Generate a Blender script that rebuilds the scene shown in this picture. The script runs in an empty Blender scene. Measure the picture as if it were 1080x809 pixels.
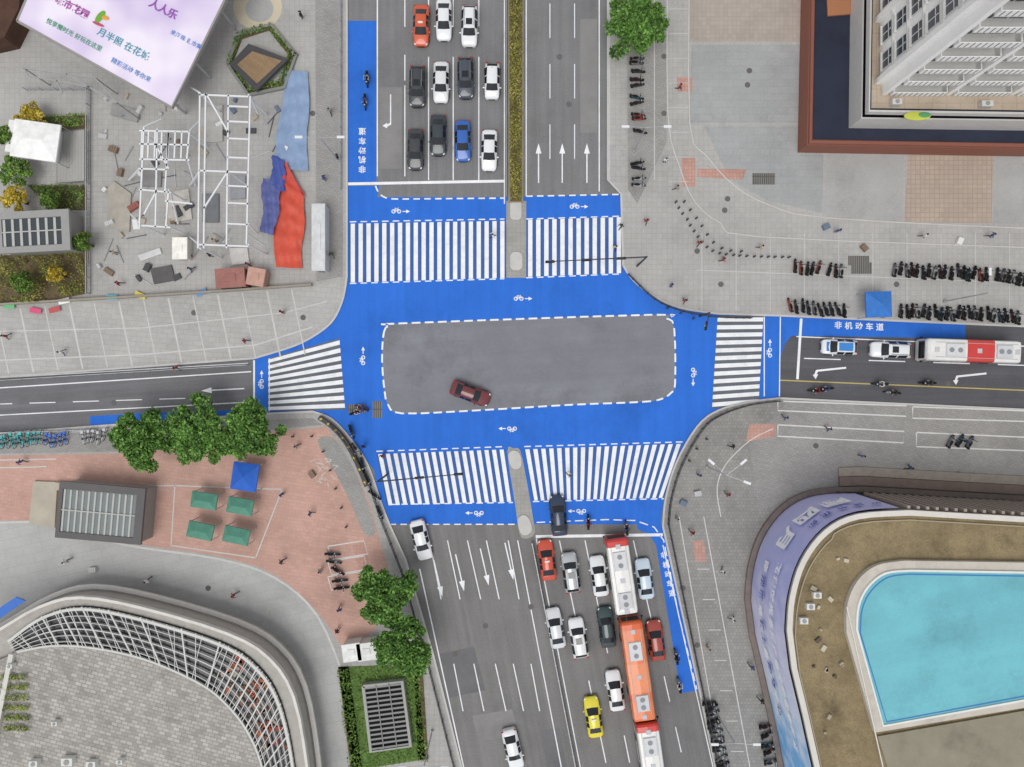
import bpy,bmesh,math,random
from mathutils import Vector,Matrix
random.seed(7)
H=90.0;S=.11
SC=bpy.context.scene
COL=SC.collection
R=math.radians
def W(px,py,z=0.0):
    k=(H-z)/H*S
    return Vector(((px-540)*k,(404.5-py)*k,z))
def c(r,g,b,k=1.0):
    def f(u):
        u=u/255.0
        return (u/12.92 if u<=.04045 else ((u+.055)/1.055)**2.4)*k
    return (f(r),f(g),f(b))
# ------------------------------------------------------------ materials
def G(name,col,v=.12,sc=.3,rough=.85,tile=None,streak=None,metal=0.0,obj=False,spec=.2,stain=0.0,grain=.06,coat=0.0,ssc=None):
    m=bpy.data.materials.new(name);m.use_nodes=True
    nt=m.node_tree;N=nt.nodes;L=nt.links;b=N['Principled BSDF']
    b.inputs['Roughness'].default_value=rough;b.inputs['Metallic'].default_value=metal
    b.inputs['Specular IOR Level'].default_value=spec
    b.inputs['Coat Weight'].default_value=coat
    if obj: pos=N.new('ShaderNodeTexCoord').outputs['Object']
    else: pos=N.new('ShaderNodeNewGeometry').outputs['Position']
    def noise(scale,det,vec=None,ro=.6):
        n=N.new('ShaderNodeTexNoise');n.inputs['Scale'].default_value=scale;n.inputs['Detail'].default_value=det;n.inputs['Roughness'].default_value=ro
        L.new(vec or pos,n.inputs['Vector']);return n.outputs['Fac']
    def rng(s,a,b_,lo,hi):
        r=N.new('ShaderNodeMapRange');L.new(s,r.inputs[0])
        for i,x in enumerate((a,b_,lo,hi)): r.inputs[i+1].default_value=x
        return r.outputs[0]
    def mul(a,b_):
        r=N.new('ShaderNodeMath');r.operation='MULTIPLY';L.new(a,r.inputs[0]);L.new(b_,r.inputs[1]);return r.outputs[0]
    f=rng(noise(sc,6,ro=.68),.3,.7,1-v,1+v)
    if grain: f=mul(f,rng(noise(sc*25+2,2),.3,.7,1-grain,1+grain))
    if stain: f=mul(f,rng(noise(ssc or sc*.45+.03,9,ro=.75),.5,.72,1,1-stain))
    if streak:
        ang,amt,fr=streak
        mp=N.new('ShaderNodeMapping');mp.vector_type='TEXTURE';mp.inputs['Rotation'].default_value=(0,0,R(ang));mp.inputs['Scale'].default_value=(25,1.0/fr,1)
        L.new(pos,mp.inputs['Vector'])
        f=mul(f,rng(noise(1.0,4,mp.outputs[0]),.35,.65,1-amt,1+amt))
    if tile:
        w,h,mo,dk,va,ang,off=tile
        mp=N.new('ShaderNodeMapping');mp.inputs['Rotation'].default_value=(0,0,R(ang));L.new(pos,mp.inputs['Vector'])
        br=N.new('ShaderNodeTexBrick');br.offset=off;L.new(mp.outputs[0],br.inputs['Vector'])
        br.inputs['Scale'].default_value=1;br.inputs['Brick Width'].default_value=w;br.inputs['Row Height'].default_value=h
        br.inputs['Mortar Size'].default_value=mo;br.inputs['Mortar Smooth'].default_value=.3
        br.inputs['Color1'].default_value=(1+va,)*3+(1,);br.inputs['Color2'].default_value=(1-va,)*3+(1,);br.inputs['Mortar'].default_value=(dk,)*3+(1,)
        f=mul(f,br.outputs['Color'])
    s=N.new('ShaderNodeVectorMath');s.operation='SCALE';s.inputs[0].default_value=col;L.new(f,s.inputs['Scale'])
    L.new(s.outputs[0],b.inputs['Base Color'])
    return m
_pl={}
def PL(r,g,b,rough=.6,metal=0.0,k=1.0,v=.06,spec=.3,coat=0.0,nm='paint'):
    key=(r,g,b,rough,metal,k,v,coat)
    if key not in _pl: _pl[key]=G('%s_%d_%d_%d'%(nm,r,g,b),c(r,g,b,k),v=v,sc=1.2,rough=rough,metal=metal,obj=True,spec=spec,coat=coat,grain=.03)
    return _pl[key]
def leafmat(name,cols):
    m=bpy.data.materials.new(name);m.use_nodes=True
    nt=m.node_tree;N=nt.nodes;L=nt.links;b=N['Principled BSDF'];b.inputs['Roughness'].default_value=.6;b.inputs['Specular IOR Level'].default_value=.25
    g=N.new('ShaderNodeNewGeometry');r=N.new('ShaderNodeValToRGB');L.new(g.outputs['Random Per Island'],r.inputs[0])
    e=r.color_ramp.elements
    while len(e)<len(cols): e.new(.5)
    for i,q in enumerate(cols): e[i].position=i/(len(cols)-1);e[i].color=(*c(*q),1)
    n=N.new('ShaderNodeTexNoise');n.inputs['Scale'].default_value=.7;L.new(g.outputs['Position'],n.inputs['Vector'])
    mr=N.new('ShaderNodeMapRange');L.new(n.outputs['Fac'],mr.inputs[0])
    for i,x in enumerate((.3,.7,.65,1.5)): mr.inputs[i+1].default_value=x
    s=N.new('ShaderNodeVectorMath');s.operation='SCALE';L.new(r.outputs[0],s.inputs[0]);L.new(mr.outputs[0],s.inputs['Scale'])
    L.new(s.outputs[0],b.inputs['Base Color'])
    return m
# ------------------------------------------------------------ mesh builder
class MB:
    def __init__(s): s.v=[];s.f=[];s.m=[]
    def add(s,vs,fs,m=0):
        o=len(s.v);s.v+=[tuple(v) for v in vs];s.f+=[tuple(i+o for i in f) for f in fs];s.m+=[m]*len(fs)
    def box(s,ce,d,rot=0.0,m=0,top=1.0,topy=None):
        ty=top if topy is None else topy
        ca,sa=math.cos(rot),math.sin(rot);vs=[]
        for dz in (-.5,.5):
            kx=top if dz>0 else 1;ky=ty if dz>0 else 1
            for a,b in ((-.5,-.5),(.5,-.5),(.5,.5),(-.5,.5)):
                x=a*d[0]*kx;y=b*d[1]*ky;vs.append((ce[0]+x*ca-y*sa,ce[1]+x*sa+y*ca,ce[2]+dz*d[2]))
        s.add(vs,[(3,2,1,0),(4,5,6,7),(0,1,5,4),(1,2,6,5),(2,3,7,6),(3,0,4,7)],m)
    def beam(s,a,b,w,m=0,h=None):
        a=Vector(a);b=Vector(b);d=(b-a).normalized();h=h or w
        up=Vector((0,0,1)) if abs(d.z)<.95 else Vector((1,0,0))
        x=d.cross(up).normalized()*w/2;y=x.cross(d).normalized()*h/2
        vs=[p+q for p in (a,b) for q in (-x-y,x-y,x+y,-x+y)]
        s.add(vs,[(3,2,1,0),(4,5,6,7),(0,1,5,4),(1,2,6,5),(2,3,7,6),(3,0,4,7)],m)
    def cyl(s,a,b,r,r2=None,n=10,m=0):
        a=Vector(a);b=Vector(b);r2=r if r2 is None else r2;d=(b-a).normalized()
        up=Vector((0,0,1)) if abs(d.z)<.95 else Vector((1,0,0))
        x=d.cross(up).normalized();y=d.cross(x)
        vs=[]
        for p,q in ((a,r),(b,r2)):
            for i in range(n):
                t=2*math.pi*i/n;vs.append(p+(x*math.cos(t)+y*math.sin(t))*q)
        fs=[(i,(i+1)%n,n+(i+1)%n,n+i) for i in range(n)]+[tuple(range(n-1,-1,-1)),tuple(range(n,2*n))]
        s.add(vs,fs,m)
    def ell(s,ce,r,m=0,n=10,k=6,rot=0.0):
        vs=[];ca,sa=math.cos(rot),math.sin(rot)
        for j in range(1,k):
            p=math.pi*j/k
            for i in range(n):
                t=2*math.pi*i/n;x=r[0]*math.sin(p)*math.cos(t);y=r[1]*math.sin(p)*math.sin(t)
                vs.append((ce[0]+x*ca-y*sa,ce[1]+x*sa+y*ca,ce[2]+r[2]*math.cos(p)))
        vs.append((ce[0],ce[1],ce[2]+r[2]));vs.append((ce[0],ce[1],ce[2]-r[2]))
        fs=[]
        for j in range(k-2):
            for i in range(n): fs.append((j*n+i,(j+1)*n+i,(j+1)*n+(i+1)%n,j*n+(i+1)%n))
        t=len(vs)-2
        for i in range(n):
            fs.append((t,i,(i+1)%n));fs.append((t+1,(k-2)*n+(i+1)%n,(k-2)*n+i))
        s.add(vs,fs,m)
    def flat(s,pts,z=None,m=0):
        pts=[Vector(p) for p in pts]
        if z is not None: pts=[Vector((p.x,p.y,z)) for p in pts]
        A=sum(pts[i].x*pts[(i+1)%len(pts)].y-pts[(i+1)%len(pts)].x*pts[i].y for i in range(len(pts)))
        if A<0: pts=pts[::-1]
        s.add(pts,[tuple(range(len(pts)))],m)
    def prism(s,pts,z0,z1,m=0,ms=None):
        pts=[Vector(p) for p in pts];n=len(pts)
        A=sum(pts[i].x*pts[(i+1)%n].y-pts[(i+1)%n].x*pts[i].y for i in range(n))
        if A<0: pts=pts[::-1]
        vs=[(p.x,p.y,z0) for p in pts]+[(p.x,p.y,z1) for p in pts]
        s.add(vs,[tuple(range(n,2*n))],m)
        s.add(vs,[(i,(i+1)%n,n+(i+1)%n,n+i) for i in range(n)],m if ms is None else ms)
    def offs(s,path,w):
        n=len(path);Lf=[];Rt=[]
        for i in range(n):
            a=path[max(i-1,0)];b=path[min(i+1,n-1)];d=Vector((b[0]-a[0],b[1]-a[1],0)).normalized();q=Vector((-d.y,d.x,0))*w/2
            p=Vector((path[i][0],path[i][1],0));Lf.append(p+q);Rt.append(p-q)
        return Lf,Rt
    def ribbon(s,path,w,z,m=0,dash=None):
        path=[Vector((p[0],p[1],0)) for p in path]
        if dash:
            on,off=dash;path2=resample(path,.25);L=0;seg=[path2[0]];st=True
            for i in range(1,len(path2)):
                d=(path2[i]-path2[i-1]).length;L+=d
                if st: seg.append(path2[i])
                if L>=(on if st else off):
                    if st:
                        if len(seg)>1: s.ribbon(seg,w,z,m)
                        seg=[]
                    else: seg=[path2[i]]
                    st=not st;L=0
            if st and len(seg)>1: s.ribbon(seg,w,z,m)
            return
        Lf,Rt=s.offs(path,w)
        for i in range(len(path)-1):
            s.flat([Lf[i],Rt[i],Rt[i+1],Lf[i+1]],z,m)
    def wall(s,path,w,z0,z1,m=0):
        Lf,Rt=s.offs(path,w)
        s.prism(Lf+Rt[::-1],z0,z1,m)
def resample(path,st):
    out=[path[0]]
    for a,b in zip(path[:-1],path[1:]):
        n=max(1,int(round((b-a).length/st)))
        for i in range(1,n+1): out.append(a.lerp(b,i/n))
    return out
def crv(pts,n=6,closed=False):
    P=[Vector((p[0],p[1],0)) for p in pts];out=[];N=len(P)
    for i in range(N if closed else N-1):
        if closed: a,b,d,e=P[(i-1)%N],P[i],P[(i+1)%N],P[(i+2)%N]
        else: a,b,d,e=P[max(i-1,0)],P[i],P[i+1],P[min(i+2,N-1)]
        for k in range(n):
            t=k/n;out.append(.5*((2*b)+(d-a)*t+(2*a-5*b+4*d-e)*t*t+(3*b-a-3*d+e)*t*t*t))
    if not closed: out.append(P[-1])
    return [(p.x,p.y) for p in out]
def pw(pts,z=0.0): return [W(p[0],p[1],z) for p in pts]
KIDS={}
def setp(o,label=None,cat=None,kind=None,group=None):
    if label: o['label']=label
    if cat: o['category']=cat
    if kind: o['kind']=kind
    if group: o['group']=group
def mk(name,mb,mats,label=None,cat=None,kind=None,group=None,parent=None,recenter=True,smooth=False,link=True):
    me=bpy.data.meshes.new(name)
    off=Vector((0,0,0))
    if recenter and mb.v:
        xs=[v[0] for v in mb.v];ys=[v[1] for v in mb.v];zs=[v[2] for v in mb.v]
        off=Vector(((min(xs)+max(xs))/2,(min(ys)+max(ys))/2,min(zs)))
    me.from_pydata([Vector(v)-off for v in mb.v],[],mb.f)
    for m in (mats if isinstance(mats,(list,tuple)) else [mats]): me.materials.append(m)
    me.polygons.foreach_set('material_index',mb.m)
    if smooth: me.polygons.foreach_set('use_smooth',[True]*len(mb.f))
    me.update()
    o=bpy.data.objects.new(name,me)
    if link: COL.objects.link(o)
    if parent:
        o.parent=parent;o.location=off-parent.location;KIDS.setdefault(parent.name,[]).append(o)
    else: o.location=off
    setp(o,label,cat,kind,group)
    return o
def empty(name,loc,label=None,cat=None,group=None,link=True):
    o=bpy.data.objects.new(name,None);o.location=loc;o.empty_display_size=.3
    if link: COL.objects.link(o)
    setp(o,label,cat,None,group);return o
def inst(t,loc,rot=0.0,label=None,group=None,mats=None,scale=None,cat=None):
    o=t.copy();COL.objects.link(o);o.location=loc;o.rotation_euler=(0,0,rot)
    if scale: o.scale=scale
    setp(o,label,cat,None,group)
    def ap(ob,base):
        if mats and base in mats:
            for i,mm in mats[base].items():
                ob.material_slots[i].link='OBJECT';ob.material_slots[i].material=mm
    ap(o,t.name.split('.')[0])
    for k in KIDS.get(t.name,[]):
        q=k.copy();COL.objects.link(q);q.parent=o;ap(q,k.name.split('.')[0])
    return o
def sheet(name,pts,z,mat,kind='structure'):
    mb=MB();mb.flat(pw(pts,0),z);return mk(name,mb,mat,kind=kind)
def text(body,px,py,z,size,rot,mat,name='lettering',bold=.02,parent=None,kind='structure',normal=None,sp=1.0):
    cu=bpy.data.curves.new('t','FONT');cu.body=body;cu.size=size;cu.align_x='CENTER';cu.align_y='CENTER';cu.offset=bold*size;cu.space_character=sp;cu.resolution_u=3
    t=bpy.data.objects.new('t',cu);COL.objects.link(t)
    dg=bpy.context.evaluated_depsgraph_get();me=bpy.data.meshes.new_from_object(t.evaluated_get(dg))
    bpy.data.objects.remove(t);me.name=name;me.materials.clear();me.materials.append(mat)
    o=bpy.data.objects.new(name,me);COL.objects.link(o)
    p=W(px,py,z) if normal is None else Vector((px,py,z))
    M=Matrix.Rotation(rot,4,'Z') if normal is None else normal
    M=Matrix.Translation(p)@M
    if parent:
        o.parent=parent;o.matrix_local=Matrix.Translation(-parent.location)@M
    else:
        o.matrix_world=M;o['kind']=kind
    return o
# ============================================================ GROUND
m_asph=G('asphalt',c(130,129,128),v=.10,sc=.12,streak=(90,.07,1.2),stain=.14,grain=.10)
m_asphN=G('asphalt_worn',c(124,124,125),v=.09,sc=.15,streak=(90,.08,1.4),stain=.2,grain=.09)
m_asphS=G('asphalt_patched',c(124,123,122),v=.10,sc=.13,streak=(101,.09,1.2),stain=.22,grain=.09)
m_asphE=G('asphalt_dark',c(92,92,96),v=.10,sc=.15,streak=(0,.11,1.2),stain=.15,grain=.10)
m_asphW=G('asphalt_west',c(114,114,117),v=.10,sc=.15,streak=(4,.13,1.2),stain=.15,grain=.10)
m_box=G('asphalt_box',c(128,130,136),v=.17,sc=.07,stain=.42,grain=.04,ssc=.055,streak=(4,.05,.6))
m_zx=G('crosswalk_asphalt',c(104,108,116),v=.10,sc=.2,stain=.2,grain=.08)
m_zb=G('crosswalk_worn_blue',c(66,100,164),v=.14,sc=.25,stain=.25,grain=.08)
m_blue=G('blue_road_coating',c(52,112,208),v=.08,sc=.16,rough=.75,spec=.1,stain=.2,grain=.05,streak=(90,.05,1))
m_white=G('white_road_paint',c(236,238,240),v=.08,sc=.8,rough=.7,spec=.2,stain=.24,grain=.08)
m_yel=G('yellow_road_paint',c(190,172,110),v=.1,sc=.8)
m_pvN=G('grey_pavement_tiles',c(174,172,169),v=.07,sc=.14,stain=.2,tile=(.6,.6,.03,.86,.035,0,0))
m_pvL=G('light_pavement_tiles',c(176,175,172),v=.08,sc=.14,stain=.2,tile=(1.2,.6,.035,.86,.04,4,.5))
m_pvD=G('dark_pavement_tiles',c(157,155,152),v=.09,sc=.16,stain=.2,tile=(.5,.25,.03,.8,.07,12,.5))
m_pvD2=G('dark_pavement_setts',c(151,149,145),v=.09,sc=.16,stain=.22,tile=(.4,.4,.03,.8,.08,0,.5))
m_pink=G('reddish_paving',c(194,157,144),v=.10,sc=.22,stain=.22,tile=(.8,.4,.03,.9,.05,8,.5))
m_plaza=G('plaza_paving',c(178,178,176),v=.08,sc=.16,stain=.18,tile=(2.2,1.1,.04,.9,.02,-12,.5))
m_kerb=G('kerb_stone',c(194,192,188),v=.08,sc=.6)
m_white2=G('white_pavement_line',c(214,213,210),v=.08,sc=.8,stain=.15)
m_joint=G('joint_line',c(200,199,196),v=.08,sc=.8,stain=.15)
mb=MB();mb.flat([(-1500,-1500,0),(1500,-1500,0),(1500,1500,0),(-1500,1500,0)],-.008);mk('ground',mb,m_asph,kind='structure',recenter=False)
sheet('road',[(366,-300),(660,-300),(660,300),(366,300)],.0,m_asphN)
sheet('road',[(-400,350),(366,350),(366,480),(-400,480)],.0,m_asphW)
sheet('road',[(750,325),(1480,325),(1480,450),(750,450)],.0,m_asphE)
sheet('road',[(366,553),(760,553),(980,1300),(560,1300)],.0,m_asphS)
m_patch=G('asphalt_patch',c(112,112,114),v=.1,sc=.3,stain=.2,grain=.10);m_patchL=G('asphalt_patch_pale',c(136,135,134),v=.1,sc=.3,stain=.2,grain=.10)
for q,mm in (([(612,20),(630,20),(630,140),(612,140)],m_patchL),([(400,92),(424,92),(424,178),(400,178)],m_patchL),([(462,690),(500,682),(512,728),(474,736)],m_patch),([(498,755),(540,748),(548,775),(505,782)],m_patchL),([(20,417),(110,411),(110,420),(20,427)],m_patch),([(570,770),(590,768),(598,809),(577,809)],m_patch)): sheet('road_patch',q,.004,mm)
blue=[(366,196),(400,196),(398,208),(533,208),(555,207),(657,205),(668,292),(690,312),(722,327),(757,331),(823,333),(823,418),(800,424),(757,433),(735,450),(712,490),(700,525),(697,553),(565,553),(545,553),(400,553),(395,497),(368,460),(340,435),(285,436),(268,437),(268,379),(325,357),(350,342),(360,320),(367,295)]
sheet('road_coating',blue,.006,m_blue)
sheet('road_coating',[(367,22),(397,22),(397,192),(367,192)],.006,m_blue)
sheet('road_coating',[(823,332),(1018,342),(1018,357),(835,354),(828,362),(823,378)],.007,m_blue)
sheet('road_coating',[(672,553),(697,553),(710,570),(737,728),(718,731),(692,575),(684,563),(672,558)],.007,m_blue)
sheet('road_coating',[(267,431),(220,434),(160,435),(95,439),(95,450),(267,440)],.006,m_blue)
def rrect(x0,y0,x1,y1,r,n=6):
    o=[]
    for cx,cy,a in ((x1-r,y0+r,-90),(x1-r,y1-r,0),(x0+r,y1-r,90),(x0+r,y0+r,180)):
        for i in range(n+1):
            t=R(a+90*i/n);o.append((cx+r*math.cos(t),cy+r*math.sin(t)))
    return o
box=[(405,350),(412,343),(425,341),(688,332),(703,336),(711,346),(712,404),(708,414),(697,421),(675,424),(600,427),(500,433),(424,436),(410,428),(406,415),(403,380)]
box=crv(box,3,True)
sheet('road_surface',box,.010,m_box)
mk_=MB()
mk_.ribbon(pw(box+[box[0]]),.2,.016,dash=(.8,.45))
mk_.ribbon(pw([(398,-100),(398,186)]),.14,.010)
mk_.ribbon(pw([(427,90),(427,186)]),.12,.010)
for x in (452,478,505): 
    mk_.ribbon(pw([(x,60),(x,190)]),.12,.010);mk_.ribbon(pw([(x,-60),(x,55)]),.12,.010,dash=(3,3))
mk_.ribbon(pw([(427,-60),(427,85)]),.12,.010,dash=(3,3))
mk_.ribbon(pw([(532,-60),(532,215)]),.12,.010)
mk_.ribbon(pw([(366,194),(532,191)]),.32,.014)
mk_.ribbon(pw(crv([(396,196),(400,204),(408,209),(420,210)],4)+[(532,209)]),.16,.014,dash=(.7,.4))
mk_.ribbon(pw([(555,207),(657,205)]),.16,.014,dash=(.7,.4))
mk_.ribbon(pw([(555,-60),(555,207)]),.13,.010)
for x in (580,606): mk_.ribbon(pw([(x,-60),(x,195)]),.1,.010,dash=(4,3))
mk_.ribbon(pw([(632,-60),(632,202)]),.13,.010)
for a,b in (((369,234),(532,231)),((369,299),(532,294)),((555,231),(655,228)),((555,293),(655,289)),
    ((397,476),(534,471)),((553,471),(722,466)),((412,532),(541,530)),((562,529),(700,526))):
    mk_.ribbon(pw([a,b]),.13,.014,dash=(.6,.35))
mk_.ribbon(pw([(411,553),(545,553)]),.13,.014,dash=(.6,.35));
mk_.ribbon(pw([(566,551),(640,548),(670,549),(690,556),(700,570),(716,650),(735,727)]),.13,.014,dash=(.8,.4))
mk_.ribbon(pw([(565,566),(699,564)]),.34,.014)
mk_.ribbon(pw([(845,336),(841,400)]),.3,.014)
mk_.ribbon(pw([(848,378),(1100,386)]),.12,.012,dash=(4,3));
mk_.ribbon(pw([(840,355),(1100,366)]),.12,.012)
mk_.ribbon(pw([(284,378),(284,434)]),.12,.014);mk_.ribbon(pw([(268,380),(268,436)]),.2,.014)
mk_.ribbon(pw([(-60,413),(265,392)]),.13,.012);mk_.ribbon(pw([(-60,402),(262,383)]),.1,.012)
mk_.ribbon(pw([(-60,428),(200,420)]),.1,.012,dash=(3,2));mk_.ribbon(pw([(-60,441),(266,424)]),.12,.012)
for x0,x1 in ((806,806),(823,822)): mk_.ribbon(pw([(x0,334),(x1,418)]),.12,.014)
def sl(x570,x809,y0=570,y1=860,dash=None,w=.12):
    f=lambda y:x570+(x809-x570)*(y-570)/239
    mk_.ribbon(pw([(f(y0),y0),(f(y1),y1)]),w,.012,dash=dash)
for a,b in ((590,640),(617,665),(644,694),(668,722)):
    sl(a,b,570,655);sl(a,b,660,860,(3,3))
sl(566,612,568,870);sl(698,752,575,870)
for a,b in ((453,500),(472,523),(493,547),(513,565),(536,580)):
    sl(a,b,570,632);sl(a,b,700,750);
sl(436,489,600,870,w=.14);sl(546,592,570,870)
mk('lane_marking',mk_,m_white,kind='structure')
y_=MB();y_.ribbon(pw([(822,401),(1110,413)]),.13,.012)
mk('yellow_lane_marking',y_,m_yel,kind='structure')
def zebra(a0,a1,b0,b1,n,fr=.54,z=.018,base=None):
    mb=MB();L=lambda p,q,t:(p[0]+(q[0]-p[0])*t,p[1]+(q[1]-p[1])*t)
    if base: sheet('crosswalk_surface',[a0,a1,b1,b0],.010,base)
    for i in range(n):
        t0=(i+.5-fr/2)/n;t1=(i+.5+fr/2)/n
        mb.flat(pw([L(a0,a1,t0),L(a0,a1,t1),L(b0,b1,t1),L(b0,b1,t0)]),z)
    mk('crosswalk',mb,m_white,kind='structure')
zebra((368,236),(534,233),(368,298),(534,293),20,base=m_zb)
zebra((555,232),(657,229),(555,292),(657,288),12,base=m_zb)
zebra((397,479),(533,474),(408,533),(541,529),17,base=m_zb)
zebra((552,474),(720,468),(562,528),(700,525),20,base=m_zb)
zebra((283,378),(283,434),(358,357),(364,432),9,base=m_zx)
zebra((757,333),(751,431),(805,333),(800,427),12,base=m_zx)
ar=MB()
def loc2(px,py,h,x,y):
    o=W(px,py);a=R(h);return Vector((o.x+x*math.cos(a)-y*math.sin(a),o.y+x*math.sin(a)+y*math.cos(a),0))
def arrow(px,py,h,L=4,hw=.34,kind='s',z=.016,w=.14):
    f=lambda x,y:loc2(px,py,h,x,y)
    ar.flat([f(-L/2,w/2),f(-L/2,-w/2),f(L/2-1.2,-w/2),f(L/2-1.2,w/2)],z)
    if kind=='s': ar.flat([f(L/2-1.2,hw),f(L/2-1.2,-hw),f(L/2,0)],z)
    s={'l':1,'r':-1}.get(kind)
    if s:
        ar.flat([f(L/2-1.2,-s*w/2),f(L/2-1.0,-s*w/2),f(L/2-.75,s*.4),f(L/2-1.0,s*.4),f(L/2-1.2,s*w/2)],z)
        ar.flat([f(L/2-1.2,s*.4),f(L/2-.55,s*.4),f(L/2-.85,s*.95)],z+.001)
for x in (568,593,619): arrow(x,172,90,4.6)
arrow(235,411,183,5)
arrow(872,390,186,4.5,kind='l',w=.22);arrow(1020,396,186,4.5,kind='l',w=.22)
for x,y in ((462,610),(485,604),(511,598),(537,592)): arrow(x,y,-77,4.4)
arrow(412,120,-90,4.5,kind='r')
def bike(px,py,h,z=.022,k=.72):
    f=lambda x,y:loc2(px,py,h,x*k,y*k)
    for cx in (-.45,.45):
        n=10
        for i in range(n):
            a=2*math.pi*i/n;b=2*math.pi*(i+1)/n
            ar.flat([f(cx+.34*math.cos(a),.34*math.sin(a)),f(cx+.34*math.cos(b),.34*math.sin(b)),f(cx+.2*math.cos(b),.2*math.sin(b)),f(cx+.2*math.cos(a),.2*math.sin(a))],z)
    def ln(a,b,w=.07): ar.ribbon([f(*a),f(*b)],w,z+.002)
    ln((-.45,0),(-.15,.4));ln((-.15,.4),(.3,.42));ln((.45,0),(.25,.6));ln((-.15,.4),(0,0));ln((0,0),(.3,.42));ln((-.3,.5),(-.02,.5));ln((-.45,0),(0,0))
    ar.flat([f(1.0,.07),f(1.0,-.07),f(1.7,-.07),f(1.7,.07)],z);ar.flat([f(1.6,.3),f(1.6,-.3),f(2.2,0)],z+.001)
for x,y,h in ((547,315,0),(418,223,0),(606,218,0),(383,380,90),(731,393,-90),(540,452,180),(505,541,180),(613,539,180),(812,372,90),(276,405,90)): bike(x,y,h)
mk('bicycle_and_arrow_marking',ar,m_white,kind='structure')
for i,ch in enumerate('非机动车道'): text(ch,382,178-i*10,.016,.88,R(180),m_white,'lane_lettering')
for i,ch in enumerate('非机动车道'): text(ch,884+i*11,343.5+i*.5,.016,.9,R(0),m_white,'lane_lettering')
for i,ch in enumerate('非机动车道'): text(ch,700.5+i*2.1,586+i*10,.016,.8,R(12),m_white,'lane_lettering')
# ============================================================ PAVEMENT BLOCKS
def block(pts,mat,kpath):
    mb=MB();mb.prism(pw(pts),-.3,.13);mk('pavement',mb,mat,kind='structure')
    k=MB();k.ribbon(pw(kpath),.22,.135);mk('kerb',k,m_kerb,kind='structure')
nwk=[(366,-300),(366,292)]+crv([(366,292),(362,315),(352,337),(335,352),(310,365),(268,378)],4)+[(0,398),(-400,424)]
block([(-400,-300)]+nwk,m_pvN,nwk)
nek=[(641,-300),(641,190),(655,205),(657,280)]+crv([(657,280),(668,296),(690,313),(718,325),(757,331)],4)+[(823,333),(1480,362)]
block(nek+[(1480,-300)],m_pvN,nek)
sek=[(1480,450),(1080,432),(822,420)]+crv([(822,420),(790,424),(757,433),(735,450),(713,488),(702,525),(699,555)],4)+[(738,730),(754,809),(864,1300)]
block(sek+[(1480,1300)],m_pvD2,sek)
swk=[(-400,474),(0,457),(268,437),(330,434)]+crv([(330,434),(350,442),(370,463),(388,490),(402,530),(411,553)],4)+[(428,590),(457,690),(487,809),(605,1300)]
block(swk+[(-400,1300)],m_pvN,swk)
Z=.134
sheet('pavement',[(-300,330),(0,324),(330,302),(358,295),(361,315),(345,340),(325,352),(268,374),(0,394),(-300,420)],Z,m_pvL)
sheet('pavement',[(332,-300),(362,-300),(362,292),(334,297)],Z+.001,m_pvD)
l=MB()
for i in range(14):
    x=-30+i*26;l.ribbon(pw([(x,327-x*.07),(x+14,394-x*.065)]),.13 if i%2 else .2,.140)
l.ribbon(pw([(-100,352),(150,346),(300,330),(345,318)]),.12,.142);l.ribbon(pw([(-100,384),(150,374),(270,364),(330,345)]),.16,.142)
mk('paving_joint_line',l,m_joint,kind='structure')
m_slabA=G('beige_slab',c(172,162,153),v=.08,sc=.2,stain=.12,tile=(.5,.5,.03,.88,.05,0,0))
m_slabB=G('grey_slab',c(160,162,162),v=.10,sc=.14,stain=.24,tile=(1.6,.8,.03,.9,.03,0,.5))
m_slabC=G('grey_plain_slab',c(168,168,166),v=.10,sc=.14,stain=.2)
m_slabD=G('tan_slab',c(175,160,146),v=.08,sc=.2,tile=(.55,.55,.05,.82,.05,0,0))
m_terr=G('terracotta_tiles',c(190,150,138),v=.1,sc=.4,tile=(.4,.4,.04,.84,.06,0,0),stain=.2)
sheet('plaza',[(729,-200),(850,-200),(850,44),(727,44)],Z,m_slabA)
sheet('plaza',[(729,48),(847,48),(847,130),(727,130)],Z,m_slabB)
sheet('plaza',[(742,133),(846,133),(868,165),(866,225),(810,212),(770,190)],Z,m_slabB)
sheet('plaza',[(872,162),(953,162),(951,234),(868,226)],Z,m_slabC)
sheet('plaza',[(957,163),(1047,165),(1045,236),(953,234)],Z,m_slabD)
sheet('plaza',[(1050,165),(1200,165),(1200,238),(1047,236)],Z,m_slabC)
sheet('pavement',[(660,-200),(700,-200),(703,150),(672,215),(662,200)],Z,m_pvD)
for q in ([(714,82),(730,82),(730,97),(714,97)],[(719,167),(733,167),(733,197),(719,197)],[(735,178),(787,179),(783,190),(735,187)]): sheet('plaza',q,Z+.004,m_terr)
l=MB()
for p in ([(704,-50),(704,120),(716,175),(733,214),(760,236),(800,250),(1100,262)],[(727,-50),(727,130),(745,165),(775,197),(812,217),(870,230),(1080,241),(1200,243)]):
    l.wall(pw(crv(p,3)),.14,.1,.2)
mk('kerb',l,m_kerb,kind='structure')
l=MB()
for x in range(740,1100,36): l.ribbon(pw([(x,246),(x,328)]),.07,.140)
l.ribbon(pw([(735,285),(1110,300)]),.08,.142);l.ribbon(pw([(690,-60),(690,190)]),.1,.140);l.ribbon(pw([(643,-60),(643,190)]),.1,.140)
for y in range(10,200,26): l.ribbon(pw([(705,y),(727,y)]),.06,.140)
mk('paving_joint_line',l,m_joint,kind='structure')
sheet('pavement',[(830,424),(1200,438),(1200,540),(960,520),(880,512),(830,524),(800,540),(790,470)],Z,m_pvD)
l=MB()
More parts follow.
